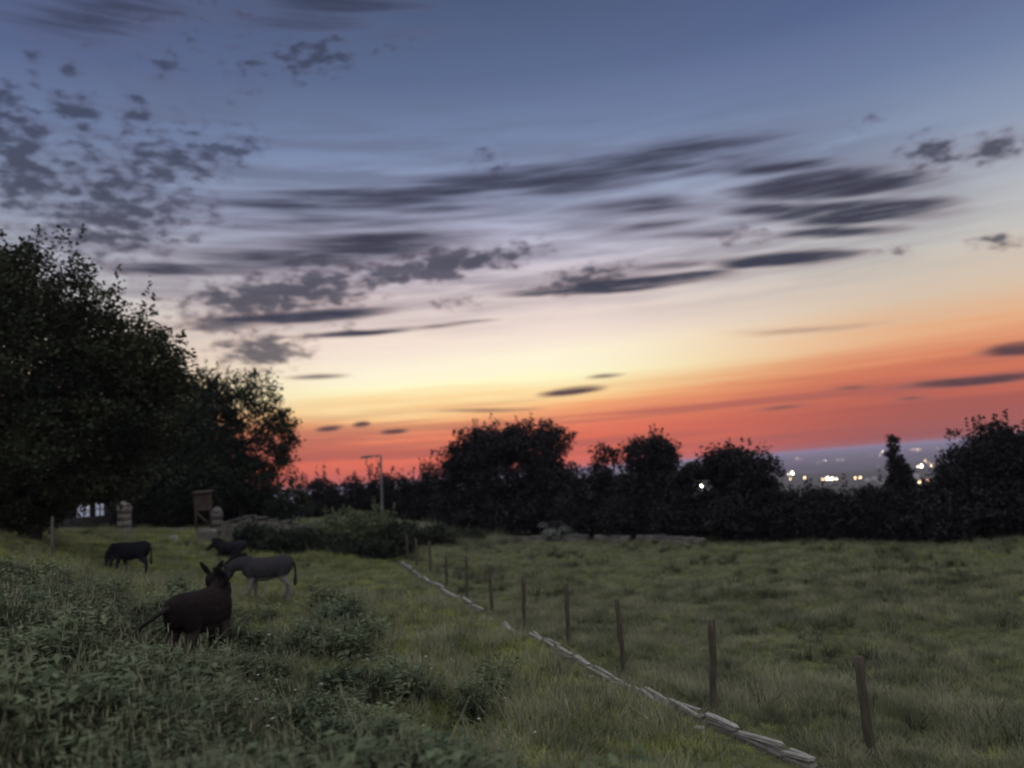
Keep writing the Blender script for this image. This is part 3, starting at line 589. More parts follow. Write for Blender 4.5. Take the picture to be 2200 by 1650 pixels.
# cottage gable with two pale windows under the trees
p0 = at(222, 1120, 52); zb = gz(p0.x, p0.y); cz = at(222, 1090, 52).z - zb
ct = empty('cottage', (p0.x, p0.y, zb - .1), 'dark cottage with two pale windows beneath the left trees', 'cottage')
W2, H2, D2 = 2.6, cz + 1.1, 2.2
M_WALL = mat_noise('dark_render', (.014, .014, .014), (.026, .026, .026), 2, .9); M_ROOF = mat_noise('slate', (.03, .032, .036), (.055, .058, .065), 3, .6)
wins = [(-.08, .44), (.98, .30)]
xs = [-W2]; 
for c, hw in wins: xs += [c - hw, c + hw]
xs.append(W2); hw_ = .40
mb = MB()
for i in range(0, len(xs), 2):
    if xs[i + 1] - xs[i] > .01: mb.box(((xs[i] + xs[i + 1]) / 2, -D2, cz), ((xs[i + 1] - xs[i]) / 2, .12, hw_))
mb.box((0, -D2, (cz - hw_) / 2), (W2, .12, (cz - hw_) / 2)); mb.box((0, -D2, (cz + hw_ + H2) / 2), (W2, .12, (H2 - cz - hw_) / 2))
mb.box((-W2 + .12, 0, H2 / 2), (.12, D2 - .12, H2 / 2)); mb.box((W2 - .12, 0, H2 / 2), (.12, D2 - .12, H2 / 2)); mb.box((0, D2, H2 / 2), (W2, .12, H2 / 2)); mb.build('wall', M_WALL, ct)
mb = MB()
for s in (-1, 1): mb.box((0, s * 1.25, H2 + .55), (W2 + .2, 1.55, .07), Matrix.Rotation(-s * .48, 3, 'X'))
mb.build('roof', M_ROOF, ct)
M_PANE = mat_emit('pale_glass', (.62, .66, .85), .2)  # pale blue-white panes with a weak emission of their own
for c, hw in wins:
    mb = MB(); mb.box((c, -D2 + .05, cz), (hw, .01, hw_)); w_ = mb.build('window', M_PANE, ct)
    mb = MB(); mb.box((c, -D2 - .0, cz), (.035, .03, hw_)); mb.box((c, -D2 - .002, cz), (hw, .028, .035))
    mb.box((c, -D2 - .06, cz - hw_ - .03), (hw + .08, .12, .03)); mb.build('frame', M_WALL, w_)

# ------------------------------------------------------------------ street lamp
p0 = at(822, 1112, 60); zb = gz(p0.x, p0.y) - .05; top = at(818, 979, 60); H = top.z - zb; arm = px(60, 1)
lm = empty('street_lamp', (p0.x, p0.y, zb), 'tall unlit street lamp with a short arm against the red sunset', 'street lamp')
dx = top.x - p0.x
mb = MB(); mb.tube([(0, 0, 0), (0, 0, .9), (0, 0, .95), (dx * .5, 0, H * .5), (dx * .95, 0, H * .94), (dx, 0, H * .985), (dx, 0, H)], [.11, .11, .085, .08, .075, .075, .06], 12); mb.build('pole', M_METAL, lm, True)
mb = MB(); mb.tube([(dx + .05, 0, H - .04), (dx - .3, 0, H + .03), (dx - .75, 0, H + .03)], [.055, .05, .045], 8); mb.build('arm', M_METAL, lm, True)
mb = MB(); mb.tube([(dx - .62, 0, H + .03), (dx - .75, 0, H + .02), (dx - 1.1, 0, H), (dx - 1.5, 0, H - .02), (dx - 1.6, 0, H - .02)], [(.06, .05), (.15, .08), (.17, .10), (.13, .07), (.04, .03)], 12)
hd = mb.build('lamp_head', M_METAL, lm, True)
mb = MB(); mb.tube([(dx - .85, 0, H - .05), (dx - 1.1, 0, H - .085), (dx - 1.4, 0, H - .07)], [(.10, .03), (.13, .05), (.08, .03)], 10); mb.build('lens', mat_noise('lens', (.3, .3, .3), (.35, .35, .34), 3, .3), hd, True)

# ------------------------------------------------------------------ city lights in the valley
M_LW = mat_emit('lamp_white', (1, .84, .56), 1); M_LW.node_tree.nodes['Principled BSDF'].inputs['Emission Strength'].default_value = 26
M_LWH = mat_emit('floodlight_white', (1, .86, .56), 60); M_LY = mat_emit('lamp_sodium', (1, .68, .36), 24); M_LR = mat_emit('lamp_red', (1, .36, .25), 12)
def valley_lamp(u, v, rad_px, mat, label, group=None, d=None, name='valley_lamp'):
    if d is None: g_ = hit(u, v + 2, 120); d = g_.y
    p = at(u, v, d); zb = gz(p.x, p.y); h = max(p.z - zb, 3.0)
    r_ = px(d, rad_px)
    root = empty(name, (p.x, p.y, zb), label, 'lamp', group)
    mb = MB(); mb.tube([(0, 0, -.5), (0, 0, h * .5), (0, 0, h - r_ * .7)], [r_ * .25, r_ * .2, r_ * .18], 6); mb.build('pole', M_METAL, root)
    a_ = np.linspace(-.5, .5, 7) * math.pi; mb = MB(); mb.tube([(0, 0, h + math.sin(q) * r_) for q in a_], [max(math.cos(q) * r_, .01) for q in a_], 8); mb.build('lamp_globe', mat, root, True)
VL = [(1702, 1016, 2.4, M_LWH, 'twin white lamp above the left end of the low hedge'), (1695, 1018, 1.4, M_LW, 'small white lamp touching the left of the twin white lamp'), (1698, 1030, 1.3, M_LY, 'small orange lamp directly below the twin white lamp'), (1656, 1033, 1.5, M_LW, 'lone yellow lamp at the right flank of the rounded dark tree'), (1729, 1028, 1.6, M_LY, 'orange lamp midway between the twin white lamp and the floodlights'),
      (1778, 1030, 3.0, M_LWH, 'brightest white floodlight on the hedge top left of the conifer'), (1788, 1031, 2.4, M_LWH, 'white floodlight just right of the brightest floodlight'), (1797, 1031, 1.8, M_LW, 'yellowish lamp right of the paired floodlights'), (1768, 1031, 1.3, M_LY, 'faint orange lamp just left of the brightest floodlight'), (1811, 1029, 1.5, M_LY, 'orange lamp at the right end of the floodlight row'), (1838, 1029, 1.6, M_LY, 'left one of two orange lamps below the small sapling tip'), (1848, 1028, 1.7, M_LY, 'right one of two orange lamps left of the pale houses'),
      (1507, 1044, 2.1, M_LWH, 'single white lamp shining through the dark field edge trees'), (1896, 970, 1.7, M_LW, 'bright lamp high in the valley left of the conifer tip'), (1908, 1010, 1.6, M_LW, 'yellow lamp close left of the conifer'), (1890, 978, 1.0, M_LY, 'faint orange lamp just below left of the bright lamp by the conifer tip'), (1873, 979, .9, M_LR, 'faint red lamp left of the bright lamp by the conifer tip'),
      (1980, 1003, 2.0, M_LWH, 'bright yellow lamp right of the conifer'), (1972, 1004, 1.5, M_LW, 'white lamp touching the left of the bright yellow lamp right of the conifer'), (2001, 1001, 1.4, M_LY, 'orange lamp at the left flank of the large spreading tree'), (1987, 990, 1.0, M_LY, 'small orange lamp above the bright yellow lamp right of the conifer'), (1994, 994, .9, M_LY, 'small orange lamp between the bright yellow lamp and the spreading tree'), (1958, 964, 1.0, M_LY, 'leftmost of four orange lamps high right of the conifer'), (1966, 965, 1.2, M_LY, 'second of four orange lamps high right of the conifer'), (1973, 966, 1.1, M_LY, 'third of four orange lamps high right of the conifer'), (1980, 967, .9, M_LY, 'rightmost of four orange lamps high right of the conifer'), (2015, 963, .8, M_LW, 'faint white lamp high beside the large spreading tree'),
      (1722, 986, .9, M_LR, 'faint red lamp high above the twin white lamp'), (1712, 987, .7, M_LY, 'faint orange lamp beside the faint red lamp above the twin white lamp'), (1772, 990, .8, M_LW, 'faint white lamp high above the brightest floodlight'), (1757, 997, .7, M_LW, 'faint white lamp below left of the lamp above the brightest floodlight'), (1800, 987, .8, M_LW, 'left one of two faint white lamps high above the floodlight row'), (1811, 987, .6, M_LW, 'right one of two faint white lamps high above the floodlight row'), (1976, 1041, 1.8, M_LY, 'largest orange lamp low right of the conifer base'), (1968, 1039, 1.4, M_LY, 'orange lamp just left of the largest low orange lamp'), (1958, 1043, 1.2, M_LY, 'leftmost low orange lamp right of the conifer base'), (1994, 1036, 1.4, M_LR, 'red lamp low at the foot of the spreading tree'), (1985, 1040, 1.2, M_LY, 'orange lamp between the low red lamp and the largest low orange lamp'), (1930, 988, 1.0, M_LW, 'faint white lamp glinting behind the middle of the conifer'), (1920, 1024, 1.2, M_LY, 'orange lamp glinting behind the conifer base'), (1886, 998, .7, M_LW, 'faint white lamp left of the conifer middle'), (1640, 1043, .8, M_LW, 'faint white lamp glinting through the lower tree left of the city lights')]
for u, v, r_, mt, lab in VL:
    gl = 'lamps of the town in the valley'
    valley_lamp(u, v, r_ * .52, mt, lab, gl, d=(180 if v > 1035 and u < 1600 else None))
def valley_house(u, v, w, lab):
    g_ = hit(u, v + 4, 150); d = g_.y; p = at(u, v, d); W = px(d, w); zb = gz(p.x, p.y)
    root = empty('valley_house', (p.x, p.y, zb), lab, 'house', 'pale houses of the valley town'); h = W * .75
    mb = MB(); mb.box((0, 0, h / 2 - .5), (W * .5, W * .4, h / 2 + .5)); mb.build('wall', mat_wall_v, root)
    mb = MB(); P = [(-.55 * W, -.46 * W, h), (.55 * W, -.46 * W, h), (.55 * W, .46 * W, h), (-.55 * W, .46 * W, h), (-.5 * W, 0, h + .42 * W), (.5 * W, 0, h + .42 * W)]
    mb.add(P, [(0, 1, 5, 4), (2, 3, 4, 5), (0, 4, 3, 3), (1, 2, 5, 5), (3, 2, 1, 0)]); mb.build('roof', M_ROOF, root)
    for s in (-1, 1):
        mb = MB(); mb.box((s * W * .24, -W * .405, h * .6), (W * .09, .1, h * .14)); mb.build('window', M_WINV, root)
mat_wall_v = mat_noise('pale_render', (.5, .48, .46), (.62, .6, .58), 2, .9); M_WINV = mat_noise('dark_glass', (.04, .045, .05), (.06, .065, .07), 2, .2)
for u, v, w, lab in ((1864, 1030, 9, 'leftmost pale house between the lamps and the conifer'), (1880, 1026, 9, 'pale house nearest left of the conifer base'), (1893, 1034, 12, 'largest pale house beside the conifer base'), (1965, 1025, 14, 'pale house right of the conifer below the bright yellow lamp'), (1979, 1050, 10, 'pale house low right of the conifer under the orange lamps')):
    valley_house(u, v, w, lab)

# ------------------------------------------------------------------ donkeys
def mat_coat(name, base, flank, belly, pale_legs=0.0):
    """coat: dark back, paler belly / muzzle; object coordinates (x forward, z up)"""
    m, t, b, o = mat_new(name)
    tcn = t.nodes.new('ShaderNodeTexCoord'); sp = t.nodes.new('ShaderNodeSeparateXYZ'); t.links.new(tcn.outputs['Object'], sp.inputs[0])
    nz = t.nodes.new('ShaderNodeTexNoise'); nz.inputs['Scale'].default_value = 5; nz.inputs['Detail'].default_value = 5; t.links.new(tcn.outputs['Object'], nz.inputs['Vector'])
    def mrange(x, lo, hi):
        q = t.nodes.new('ShaderNodeMapRange'); q.interpolation_type = 'SMOOTHSTEP'; t.links.new(x, q.inputs[0]); q.inputs[1].default_value = lo; q.inputs[2].default_value = hi; return q.outputs[0]
    def mix(f, a, c):
        q = t.nodes.new('ShaderNodeMix'); q.data_type = 'RGBA'
        t.links.new(f, q.inputs[0])
        for s, x in ((6, a), (7, c)):
            if isinstance(x, tuple): q.inputs[s].default_value = (*x, 1)
            else: t.links.new(x, q.inputs[s])
        return q.outputs[2]
    c = mix(nz.outputs[0], base, flank)
    ad = t.nodes.new('ShaderNodeMath'); ad.operation = 'MULTIPLY_ADD'; t.links.new(nz.outputs[0], ad.inputs[0]); ad.inputs[1].default_value = .10; t.links.new(sp.outputs[2], ad.inputs[2])
    bl = mrange(ad.outputs[0], .72, .66)                       # underside of the barrel
    lo = mrange(ad.outputs[0], .40, .50)
    mu = t.nodes.new('ShaderNodeMath'); mu.operation = 'MULTIPLY'; t.links.new(bl, mu.inputs[0]); t.links.new(lo, mu.inputs[1])
    c = mix(mu.outputs[0], c, belly)
    if pale_legs:
        lg = mrange(sp.outputs[2], .60, .45); q = t.nodes.new('ShaderNodeMath'); q.operation = 'MULTIPLY'; t.links.new(lg, q.inputs[0]); q.inputs[1].default_value = pale_legs; c = mix(q.outputs[0], c, belly)
    t.links.new(c, b.inputs['Base Color']); b.inputs['Roughness'].default_value = .9; b.inputs['Specular IOR Level'].default_value = .12
    n2 = t.nodes.new('ShaderNodeTexNoise'); n2.inputs['Scale'].default_value = 60; t.links.new(tcn.outputs['Object'], n2.inputs['Vector'])
    bp = t.nodes.new('ShaderNodeBump'); bp.inputs['Distance'].default_value = .006; bp.inputs['Strength'].default_value = .7; t.links.new(n2.outputs[0], bp.inputs['Height']); t.links.new(bp.outputs[0], b.inputs['Normal'])
    pass
    return m
def spline(P, k=5):
    P = np.asarray(P, float); out = []
    Q = np.vstack([2 * P[0] - P[1], P, 2 * P[-1] - P[-2]])
    for i in range(1, len(Q) - 2):
        for t_ in np.linspace(0, 1, k, endpoint=False):
            a, b_, c, d = Q[i - 1], Q[i], Q[i + 1], Q[i + 2]
            out.append(.5 * ((2 * b_) + (c - a) * t_ + (2 * a - 5 * b_ + 4 * c - d) * t_ ** 2 + (3 * b_ - a - 3 * c + d) * t_ ** 3))
    out.append(P[-1]); return np.array(out)
def loft(mb, rows, n=14, k=4, flat=(0, 1, 0)):
    """rows: x y z, half width, half height"""
    S = spline(rows, k); mb.tube(S[:, :3], np.maximum(S[:, 3:5], .008), n, True, flat)
def donkey(name, label, mat, hair, loc, rz, neck, head_dir, lying=False, step=0.0, tail_pts=None, scale=1.0, group='donkeys grazing in the paddock', ear_up=(0, 0, 1), ear_side=None):
    root = empty(name, loc, label, 'donkey', group, rz); root.scale = (scale,) * 3
    mb = MB(); dz = -.47 if lying else 0.0
    trunk = [(-.66, 0, .90, .07, .10), (-.60, 0, .91, .17, .19), (-.45, 0, .91, .235, .245), (-.22, 0, .865, .255, .275), (.02, 0, .835, .265, .30), (.22, 0, .85, .25, .295), (.38, 0, .885, .20, .265), (.50, 0, .92, .15, .21), (.58, 0, .95, .09, .13)]
    loft(mb, [(x, y, z + dz, w, h) for x, y, z, w, h in trunk])
    nk = np.array(neck, float); nk[:, 2] += dz
    m_ = len(nk); ws = np.linspace(.155, .088, m_); hs = np.linspace(.215, .125, m_)
    loft(mb, np.c_[nk, ws, hs])
    poll = nk[-1]; hd = np.array(head_dir, float); hd /= np.linalg.norm(hd)
    up = np.array((0, 0, 1.0)); side = np.cross(up, hd); side /= np.linalg.norm(side) + 1e-9; upv = np.cross(hd, side)
    back = poll - hd * .05
    hr = [(0, .075, .085), (.07, .095, .115), (.17, .092, .125), (.28, .070, .095), (.38, .060, .078), (.46, .066, .074), (.505, .050, .052), (.52, .02, .025)]
    loft(mb, [(*(back + hd * s - upv * (.035 + (.02 if .05 < s < .25 else 0))), w, h) for s, w, h in hr], 14, 3, side)
    # ears
    eu = np.array(ear_up, float)
    for s in (-1, 1):
        e0 = poll + upv * .05 + side * s * .055; ax = eu * .9 + side * s * (.42 if ear_side is None else ear_side) - hd * .15; ax /= np.linalg.norm(ax)
        E = [e0 - ax * .04, e0 + ax * .045, e0 + ax * .10, e0 + ax * .16, e0 + ax * .205]
        loft(mb, [(*p, w, h) for p, w, h in zip(E, (.042, .062, .066, .05, .018), (.032, .034, .032, .026, .012))], 8, 3, hd if abs(hd.dot(ax)) < .8 else side)
    hooves = []
    if not lying:
        for s, q in ((1, step), (-1, -step)):
            loft(mb, [(.36, .12 * s, .86, .10, .15), (.36 + q * .1, .13 * s, .68, .082, .105), (.35 + q * .35, .125 * s, .54, .062, .07), (.37 + q * .7, .12 * s, .36, .050, .054), (.365 + q * .85, .12 * s, .22, .034, .036), (.36 + q, .12 * s, .10, .040, .042), (.385 + q, .12 * s, .05, .045, .05), (.39 + q, .12 * s, .0, .05, .058)], 10, 3)
        for s, q in ((1, -step), (-1, step)):
            loft(mb, [(-.42, .12 * s, .92, .12, .19), (-.40 + q * .1, .135 * s, .74, .105, .16), (-.42 + q * .35, .13 * s, .58, .07, .095), (-.53 + q * .6, .12 * s, .44, .05, .062), (-.53 + q * .8, .12 * s, .30, .036, .042), (-.50 + q, .12 * s, .11, .042, .044), (-.475 + q, .12 * s, .05, .046, .05), (-.465 + q, .12 * s, 0, .05, .058)], 10, 3)
    else:
        for s in (1, -1):
            loft(mb, [(.36, .15 * s, .36, .09, .12), (.46, .20 * s, .16, .075, .08), (.60, .22 * s, .10, .055, .06), (.46, .26 * s, .06, .042, .045), (.30, .26 * s, .05, .045, .045)], 10, 3)
            loft(mb, [(-.40, .17 * s, .38, .12, .17), (-.28, .27 * s, .22, .10, .13), (-.06, .31 * s, .12, .07, .08), (-.30, .35 * s, .07, .05, .055), (-.08, .37 * s, .05, .042, .044), (.0, .37 * s, .045, .045, .045)], 10, 3)
    raw = mb.mesh('raw', mat); tmp = bpy.data.objects.new('raw', raw); col.objects.link(tmp)
    rm = tmp.modifiers.new('r', 'REMESH'); rm.mode = 'VOXEL'; rm.voxel_size = .017; rm.use_smooth_shade = True
    sm = tmp.modifiers.new('s', 'SMOOTH'); sm.iterations = 4; sm.factor = .45
    dg = bpy.context.evaluated_depsgraph_get(); me = bpy.data.meshes.new_from_object(tmp.evaluated_get(dg)); me.name = 'body'
    bpy.data.objects.remove(tmp)
    co = np.empty(len(me.vertices) * 3, np.float32); me.vertices.foreach_get('co', co); co = co.reshape(-1, 3); no = np.empty(len(me.vertices) * 3, np.float32); me.vertices.foreach_get('normal', no); no = no.reshape(-1, 3)
    sh_ = np.array([mnoise.noise(Vector((a * 14, b_ * 14, c_ * 9))) for a, b_, c_ in co]) * .010 + rng.normal(0, .0035, len(co)); co += no * sh_[:, None]; me.vertices.foreach_set('co', co.ravel())   # shaggy coat
    me.materials.clear(); me.materials.append(mat); obj('body', me, root)
    # eyes, hooves, mane, tail
    for s in (-1, 1):
        mb = MB(); c = back + hd * .16 + side * s * .088 + upv * .03; a_ = np.linspace(-.5, .5, 6) * math.pi
        mb.tube([tuple(c + side * s * math.sin(q) * .018) for q in a_], [max(math.cos(q) * .018, .002) for q in a_], 8); mb.build('eye', M_EYE, root, True)
    C = []; top = spline(np.c_[nk, hs], 6)
    for p in top[2:]:
        for _ in range(26): C.append((p[0], p[1], p[2], p[3]))
    C = np.array(C); n = len(C); tg_ = np.gradient(top[:, :3], axis=0).mean(0); tg_ /= np.linalg.norm(tg_); un = np.array((0, 0, 1.0)) - tg_ * tg_[2]; un /= np.linalg.norm(un); sd = np.cross(un, tg_)
    B = C[:, :3] + un * (C[:, 3:4] * .85) + sd * rng.normal(0, .016, (n, 1)) + tg_ * rng.normal(0, .02, (n, 1)); T_ = B + un * rng.uniform(.07, .12, (n, 1)) + sd * rng.normal(0, .025, (n, 1)) + tg_ * rng.normal(.0, .02, (n, 1))
    w_ = tg_ * .007
    V = np.stack([B - w_, B + w_, T_ + w_ * .3, T_ - w_ * .3], 1).reshape(-1, 3); obj('mane', mesh_np('mane', V, np.arange(n * 4).reshape(n, 4), hair), root)
    tp_ = tail_pts or [(-.62, 0, .98), (-.70, .0, .90), (-.72, .0, .72), (-.71, .0, .5), (-.70, 0, .36)]
    if lying: tp_ = [(-.62, 0, .50), (-.72, .02, .40), (-.80, .06, .22), (-.84, .12, .06)]
    S = spline(np.array(tp_, float), 6); mb = MB(); k = len(S); fr = np.linspace(0, 1, k)
    mb.tube(S, np.interp(fr, [0, .15, .55, .75, .92, 1], [.045, .036, .026, .046, .040, .012]), 8); tl = mb.build('tail', hair, root, True)
    return root
M_EYE = mat_noise('eye', (.004, .004, .004), (.008, .008, .008), 3, .15)
COAT_BROWN = mat_coat('coat_dark_brown', (.005, .0045, .006), (.017, .010, .010), (.035, .028, .027)); COAT_GREY = mat_coat('coat_grey_brown', (.020, .019, .024), (.040, .036, .040), (.16, .15, .14), .75)
COAT_BLACK = mat_coat('coat_black', (.006, .007, .010), (.012, .013, .018), (.015, .015, .02)); HAIR = mat_noise('dark_hair', (.008, .007, .007), (.02, .017, .016), 30, .8)
def stand(u, v, d, dz=0.0):
    p = at(u, v, d); return (p.x, p.y, gz(p.x, p.y) + dz)
hx = lambda a: R(a)
# heading angle: 0 = right, 90 = away from the camera
donkey('donkey', 'nearest donkey, dark brown, seen from behind with its head turned left', COAT_BROWN, HAIR, stand(436, 1440, 11.6), R(77),
       [(.40, 0, .98), (.52, .03, 1.08), (.55, .09, 1.19), (.52, .17, 1.27)], (.66, .38, -.62), step=.05,
       tail_pts=[(-.62, 0, 1.0), (-.70, .08, .96), (-.74, .24, .86), (-.76, .40, .76), (-.80, .50, .56), (-.82, .52, .43)], ear_side=.62, scale=1.04)
donkey('donkey', 'grey brown donkey in side view grazing, with pale belly and foreleg', COAT_GREY, HAIR, stand(576, 1310, 20.0), R(184),
       [(.40, 0, .98), (.58, 0, 1.02), (.80, 0, .98), (.96, 0, .88)], (.55, .1, -.85), step=.06, ear_up=(.3, 0, 1))
donkey('donkey', 'black donkey grazing head down on the slope at left', COAT_BLACK, HAIR, stand(283, 1243, 26.5), R(172),
       [(.40, 0, .96), (.58, 0, .88), (.74, 0, .70), (.84, 0, .54)], (.62, 0, -.78), step=.12, ear_up=(-.2, 0, 1), scale=1.02)
donkey('donkey', 'dark donkey lying down in front of the stone wall', COAT_BLACK, HAIR, stand(497, 1184, 34.5), R(190),
       [(.40, 0, .94), (.54, .03, 1.02), (.64, .05, 1.08), (.70, .06, 1.14)], (.75, -.1, -.6), lying=True, scale=1.0)

# ------------------------------------------------------------------ grass, weeds and flowers (uncountable ground cover)
def blades(n, h, spread, width, lean, seg=2, seed=0, heads=0, head_len=.06):
    r_ = np.random.default_rng(seed); V = []; F = []; T = []
    for i in range(n):
        a = r_.uniform(0, 6.283); b0 = np.array((math.cos(a), math.sin(a), 0)) * spread * r_.random() ** .5; dirn = np.array((math.cos(a + r_.normal(0, .6)), math.sin(a + r_.normal(0, .6)), 0))
        hh = h * r_.uniform(.55, 1.15); ln_ = lean * r_.uniform(.3, 1.4); sd = np.array((-dirn[1], dirn[0], 0)); w = width * r_.uniform(.7, 1.3); k0 = len(V); to = r_.random()
        for j in range(seg + 1):
            f = j / seg; c = b0 + dirn * ln_ * hh * f * f + np.array((0, 0, hh * f * (1 - .25 * ln_ * f))); ww = w * (1 - f * .85)
            V += [c - sd * ww, c + sd * ww]; T += [to * .55 + f * .3] * 2
        for j in range(seg): F.append((k0 + 2 * j, k0 + 2 * j + 1, k0 + 2 * j + 3, k0 + 2 * j + 2))
        if i < heads:
            c = V[-1] * 1.0; k0 = len(V); w2 = .010
            for z_, q in ((0, .3), (head_len * .4, 1.0), (head_len, .2)):
                w2 = .0042; V += [c + np.array((0, 0, z_ - .02)) - sd * w2 * q, c + np.array((0, 0, z_ - .02)) + sd * w2 * q]; T += [.7] * 2
            F += [(k0, k0 + 1, k0 + 3, k0 + 2), (k0 + 2, k0 + 3, k0 + 5, k0 + 4)]
    return np.array(V), np.array(F), np.array(T)
def weed(n_stem, h, leaf, seed):
    """leafy upright weed: stems with paired leaves"""
    r_ = np.random.default_rng(seed); V = []; F = []; T = []
    for i in range(n_stem):
        a = r_.uniform(0, 6.283); base = np.array((math.cos(a), math.sin(a), 0)) * .10 * r_.random(); tip = base * 2.2 + np.array((r_.normal(0, .05), r_.normal(0, .05), h * r_.uniform(.6, 1.1)))
        k0 = len(V); V += [base - (.004, 0, 0), base + (.004, 0, 0), tip + (.002, 0, 0), tip - (.002, 0, 0)]; T += [.3] * 4; F.append((k0, k0 + 1, k0 + 2, k0 + 3))
        for j in range(14):
            f = .12 + .88 * (j + .5) / 14; c = base + (tip - base) * f; an = r_.uniform(0, 6.283); d1 = np.array((math.cos(an), math.sin(an), r_.uniform(-.3, .5))); sd = np.array((-d1[1], d1[0], 0)); ls = leaf * (1.15 - .6 * f) * r_.uniform(.7, 1.2)
            k0 = len(V); V += [c, c + d1 * ls * .5 + sd * ls * .24, c + d1 * ls - np.array((0, 0, ls * .18)), c + d1 * ls * .5 - sd * ls * .24]; T += [.2 + .6 * f * r_.random()] * 4; F.append((k0, k0 + 1, k0 + 2, k0 + 3))
    return np.array(V), np.array(F), np.array(T)
M_GRASS = mat_leaf('grass_blades', (.060, .066, .043), (.325, .325, .21), .25, 1.1)
M_TURF = mat_leaf('short_turf', (.10, .115, .034), (.43, .455, .17), .25, 1.3)  # yellower and brighter than the other grass
M_WEED = mat_leaf('weed_leaves', (.026, .042, .022), (.17, .205, .115), .2, .9)
M_RUSH = mat_leaf('rush_tussock', (.022, .028, .016), (.075, .08, .045), .15, .6)
M_PETAL = mat_noise('white_petals', (.55, .5, .5), (.75, .72, .7), 9, .8)
src = bpy.data.collections.new('ground_cover_sources')
def source(name, VFT, mat):
    o = bpy.data.objects.new(name, mesh_np(name, VFT[0], VFT[1], mat, False, {'tone': VFT[2]})); src.objects.link(o); return o
for i in range(3): source('a_short_%d' % i, blades(22, .13, .12, .006, .7, 2, i), M_TURF)                    # 0-2 short yellow-green turf
for i in range(3): source('b_mid_%d' % i, blades(24, .27, .13, .006, .65, 2, 10 + i, 4), M_GRASS)            # 3-5 rough pasture
for i in range(3): source('c_tall_%d' % i, blades(20, .42, .14, .0035, .85, 3, 20 + i, 9, .06), M_GRASS)      # 6-8 seeding grass
for i in range(3): source('d_weed_%d' % i, weed(6 + i, .30 + .07 * i, .085 + .03 * i, 30 + i), M_WEED)                                # 9-11 leafy weeds
for i in range(2): source('e_rush_%d' % i, blades(60, .34, .16, .007, .9, 3, 40 + i), M_RUSH)                # 12-13 dark tussocks
V, F, T = [], [], []
for k in range(7):
    a = k * 6.283 / 7; V += [(0, 0, .0), (.012 * math.cos(a - .3), .012 * math.sin(a - .3), .004), (.026 * math.cos(a), .026 * math.sin(a), .0), (.012 * math.cos(a + .3), .012 * math.sin(a + .3), .004)]; F.append([4 * k + j for j in range(4)])
V = np.array(V) + (0, 0, .28); k0 = len(V); V = np.vstack([V, [(-.003, 0, 0), (.003, 0, 0), (.002, 0, .28), (-.002, 0, .28)]]); F.append([k0, k0 + 1, k0 + 2, k0 + 3])
fo = source('f_flower', (V, np.array(F), np.full(len(V), .3)), M_PETAL); fo.data.materials.append(M_WEED); fo.data.polygons[len(F) - 1].material_index = 1                                               # 14 small white flowers
wa, wb = hit(985, 1660), hit(650, 1300)                                                                       # edge of the tall weeds
def vnoise(x, y, s, seed=0):
    return np.array([mnoise.noise(Vector((a / s + seed, b_ / s - seed, seed * 1.7))) for a, b_ in zip(x, y)])
def scatter(n, r0, r1, power=1.0):
    r_ = np.sqrt(rng.uniform(r0 * r0, r1 * r1, n)); a = rng.uniform(-40, 40, n) * math.pi / 180; return r_ * np.sin(a), r_ * np.cos(a)
GP = []
def add(x, y, kind, sc_, tilt=.15):
    GP.append(np.c_[x, y, ground(x, y) - .01, rng.normal(0, tilt, len(x)), rng.normal(0, tilt, len(x)), rng.uniform(0, 6.283, len(x)), sc_, kind])
def line_side(x, y): return ((wb.x - wa.x) * (y - wa.y) - (wb.y - wa.y) * (x - wa.x)) / math.hypot(wb.x - wa.x, wb.y - wa.y)
def wall_dist(x, y):
    q = polyline(wp, .4); return np.min(np.hypot(x[:, None] - q[None, :, 0], y[:, None] - q[None, :, 1]), axis=1)
def wall_right(x, y):
    i = np.interp(y, wp[::-1, 1], wp[::-1, 0]); return x > i
